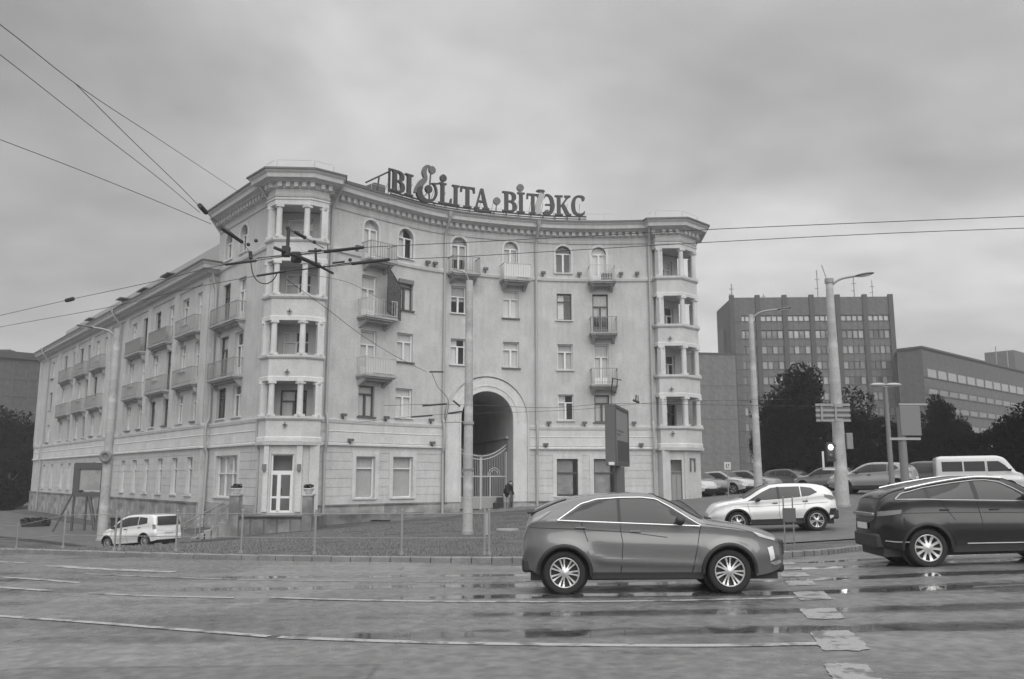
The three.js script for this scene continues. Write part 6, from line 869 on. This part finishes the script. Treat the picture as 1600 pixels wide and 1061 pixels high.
const tA = makeTree('tree', 'broad dark tree before the office tower, largest of the right trees', 11, 12.4, 5.0, leafMat[0], 24000, 0.28, 0.1), tB = makeTree('tree', 'dark small-leaved tree behind the tallest lamp post', 12, 9, 3.4, leafMat[1], 15000, 0.24, 0.1), tC = makeTree('dark_tree', 'very dark dense tree rising at the right edge behind the white van', 13, 9.5, 5.6, leafMat[2], 22000, 0.28, 0.02);
const treeH = new Map([[tA, 12.4], [tB, 9], [tC, 9.5]]);
const standTree = (t, px, d, sc = 1, turn = 0) => { const x = (px - 800) / FOCAL * d; t.position.set(x, gy(x, -d) - 0.1, -d); t.scale.setScalar(sc); t.rotation.y = turn; return t; };
const treeTop = (t, H, px, d, py, turn, wide = 1) => { const x = (px - 800) / FOCAL * d, top = atDepth(px, py, d).y, sc = (top - gy(x, -d)) / H; standTree(t, px, d, sc, turn); t.scale.set(sc * wide, sc, sc * wide); return t; };
treeTop(tA, 12.4, 1272, 72, 572, 0, 1.0); treeTop(tB, 9, 1362, 66, 636, 0, 1.3); treeTop(tC, 9.5, 1612, 50, 640, 0, 0.9);
const more = [[tA, 1212, 80, 632, 1, 0.8, 'dark tree left behind the slim lamp post, beside the big one'], [tB, 1316, 78, 652, 2, 1, 'dark tree between the big tree and the tallest lamp post'], [tB, 1402, 70, 690, 3.4, 1.1, 'dark tree behind the double headed lamp post'], [tA, 1472, 62, 615, 4, 0.72, 'dark pointed tree before the long right building'], [tB, 1516, 60, 684, 5, 1.7, 'low dark tree left of the darkest tree at the right edge'], [tC, 1568, 54, 664, 2.2, 1.35, 'low very dark tree behind the white van roof'], [tC, 1690, 46, 600, 0.8, 1, 'very dark tree cut off by the right edge of the picture'], [tB, 1446, 76, 668, 0.6, 1.1, 'small dark tree right of the grey blank board'],
  [tC, 0, 104, 646, 1.1, 1, 'dark dense tree at the left edge beside the wing end'], [tC, -80, 98, 640, 2.6, 1, 'dark dense tree left outside beside the wing end tree'], [tA, 46, 112, 660, 0.3, 0.8, 'dark tree right behind the end of the left wing'], [tB, 26, 96, 690, 4.4, 1.2, 'lower dark tree before the dense one at the left edge']];
for (const [src, px, d, py, turn, wide, label] of more) treeTop(copyOf(src, [0, 0, 0], 0, label, 'dark trees around the crossing'), treeH.get(src), px, d, py, turn, wide);
{ // low shrubs between the parked cars and trees
  const mk = (label, px, d, s, seed) => { const t = thing('shrub', label, 'shrub', [0, 0, 0], 0, 'low shrubs'), c = crown(seed, 1.6, 0.9, 2600, 0.2); c.g.translate(0, 0.7, 0); c.g.userData.keep = true; mesh('foliage', c.g, leafMat[2], t); mesh('stem', bar(V3(0, -0.2, 0), V3(0, 0.7, 0), 0.05), bark, t); standTree(t, px, d, s); };
  mk('low dark shrub behind the parked cars right of the slim lamp post', 1225, 64, 1.5, 41); mk('low dark shrub left of the thick lamp post foot', 1290, 62, 1.4, 42); mk('low dark shrub right of the thick lamp post', 1350, 58, 1.3, 43); mk('low dark shrub behind the black SUV mirror', 1385, 55, 1.3, 44); mk('low dark shrub at the far left street end', -5, 90, 2.2, 45);
}

// ------------------------------------------------------------------ person at the gate
{
  const p = F.at(11.95, 0.1, 0.05), t = thing('person', 'person in a dark jacket and pale trousers stooping beside the arch gate', 'person', [p.x, 0.09, p.z], 0.5);
  const bone = (a, b, ra, rb) => ({ a: V3(...a), b: V3(...b), ra, rb });
  const bones = [bone([0, 0.86, 0], [0.05, 1.08, 0.05], 0.15, 0.15), bone([0.05, 1.08, 0.05], [0.12, 1.34, 0.14], 0.15, 0.16), bone([0.12, 1.36, 0.14], [0.16, 1.46, 0.22], 0.06, 0.055)];
  const arms = [[-0.06, 1.36, 0.2], [0.3, 1.34, 0.08]].map((s, i) => [bone(s, i ? [0.4, 1.08, 0.14] : [-0.06, 1.08, 0.26], 0.062, 0.048), bone(i ? [0.4, 1.08, 0.14] : [-0.06, 1.08, 0.26], i ? [0.34, 0.86, 0.3] : [0.02, 0.86, 0.4], 0.048, 0.035)]).flat();
  const legs = [[-0.09, 0], [0.11, 0]].map(([x], i) => [bone([x, 0.86, 0], [x, 0.46, 0.05], 0.1, 0.065), bone([x, 0.46, 0.05], [x, 0.08, i ? -0.06 : 0.02], 0.065, 0.045), bone([x, 0.05, i ? -0.08 : 0], [x, 0.04, i ? 0.12 : 0.2], 0.05, 0.04)]).flat();
  const capsule = (q, { a, b, ra, rb }) => { const ab = b.clone().sub(a), h = clamp(q.clone().sub(a).dot(ab) / ab.lengthSq()); return q.distanceTo(a.clone().addScaledVector(ab, h)) - mix(ra, rb, h); };
  const solid = (list, lo, size, n, k = 0.05) => { const mc = new MarchingCubes(n, new THREE.MeshBasicMaterial(), false, false, 60000), q = V3(0, 0, 0); mc.isolation = 0; for (let z = 0; z < n; z++) for (let y = 0; y < n; y++) for (let x = 0; x < n; x++) { q.set(lo[0] + x / n * size, lo[1] + y / n * size, lo[2] + z / n * size); let s = 0; for (const b of list) s += Math.exp(-capsule(q, b) / k * 2.2); mc.field[x + y * n + z * n * n] = Math.log(Math.max(s, 1e-12)) * k / 2.2; } mc.update(); const c = mc.count, g = new THREE.BufferGeometry(); const P = new Float32Array(c * 3); for (let i = 0; i < c; i++) { P[3 * i] = lo[0] + (mc.positionArray[3 * i] + 1) / 2 * size; P[3 * i + 1] = lo[1] + (mc.positionArray[3 * i + 1] + 1) / 2 * size; P[3 * i + 2] = lo[2] + (mc.positionArray[3 * i + 2] + 1) / 2 * size; } g.setAttribute('position', new THREE.BufferAttribute(P, 3)); g.setAttribute('normal', new THREE.BufferAttribute(mc.normalArray.slice(0, c * 3), 3)); return g; };
  const skin = mat(0.38, 0.7), fingers = []; for (const [hx, hy, hz] of [[0.03, 0.83, 0.42], [0.34, 0.83, 0.33]]) { fingers.push(new THREE.SphereGeometry(0.042, 10, 8).scale(0.8, 1.1, 0.5).translate(hx, hy, hz)); for (let f = 0; f < 4; f++) { const o = (f - 1.5) * 0.019, l = [0.065, 0.075, 0.07, 0.055][f]; fingers.push(bar(V3(hx + o, hy - 0.03, hz), V3(hx + o, hy - 0.03 - l * 0.6, hz + 0.008), 0.0085, 6), bar(V3(hx + o, hy - 0.03 - l * 0.6, hz + 0.008), V3(hx + o, hy - 0.03 - l, hz + 0.026), 0.0078, 6)); } fingers.push(bar(V3(hx - 0.03, hy, hz), V3(hx - 0.05, hy - 0.045, hz + 0.02), 0.0095, 6)); }
  const head = [bone([0.18, 1.55, 0.27], [0.18, 1.58, 0.25], 0.088, 0.092), bone([0.18, 1.49, 0.31], [0.18, 1.52, 0.3], 0.055, 0.06), bone([0.18, 1.535, 0.355], [0.18, 1.55, 0.35], 0.012, 0.012), bone([0.085, 1.54, 0.26], [0.085, 1.56, 0.255], 0.018, 0.018), bone([0.275, 1.54, 0.26], [0.275, 1.56, 0.255], 0.018, 0.018)];
  const body = mesh('body', [solid([...bones, ...arms, ...legs], [-0.75, -0.1, -0.7], 1.7, 72), solid(head, [0.0, 1.38, 0.06], 0.38, 48, 0.02), ...fingers], skin, t);
  const grow = (l, d) => l.map((b) => ({ ...b, ra: b.ra + d, rb: b.rb + d }));
  mesh('jacket', solid(grow([bones[0], bones[1], ...arms.map((b, i) => i % 2 ? { ...b, b: b.a.clone().lerp(b.b, 0.86) } : b)], 0.022), [-0.75, 0.3, -0.7], 1.5, 64), mat(0.022, 0.9), body);
  mesh('trousers', solid(grow(legs.filter((_, i) => i % 3 < 2), 0.018), [-0.75, -0.1, -0.7], 1.5, 64), mat(0.3, 0.9), body);
  mesh('hair', solid([{ a: V3(0.18, 1.585, 0.235), b: V3(0.18, 1.6, 0.26), ra: 0.098, rb: 0.088 }, bone([0.18, 1.54, 0.2], [0.18, 1.56, 0.2], 0.08, 0.085)], [-0.02, 1.36, 0.02], 0.4, 44, 0.02), mat(0.02, 0.9), body);
  mesh('shoes', solid(grow(legs.filter((_, i) => i % 3 === 2), 0.012), [-0.4, -0.1, -0.35], 0.8, 48), mat(0.03, 0.8), body);
  mesh('eyes', [-1, 1].map((s) => new THREE.SphereGeometry(0.013, 8, 6).translate(0.18 + s * 0.034, 1.558, 0.333)), mat(0.05, 0.3), body); mesh('mouth', new THREE.SphereGeometry(1, 8, 6).scale(0.022, 0.006, 0.008).translate(0.18, 1.497, 0.358), mat(0.2, 0.7), body);
  const b = F.at(11.35, 0.1, 0.1), bag = thing('shoulder_bag', 'dark bag on the step left of the stooping person', 'bag', [b.x, 0.09, b.z]); mesh('bag_body', rbox(-0.2, 0.2, 0, 0.42, -0.1, 0.1, 0.05), mat(0.03, 0.8), bag); mesh('bag_handle', new THREE.TorusGeometry(0.1, 0.012, 6, 16, Math.PI).translate(0, 0.41, 0), mat(0.03, 0.8), bag);
}

renderer.render(scene, camera);
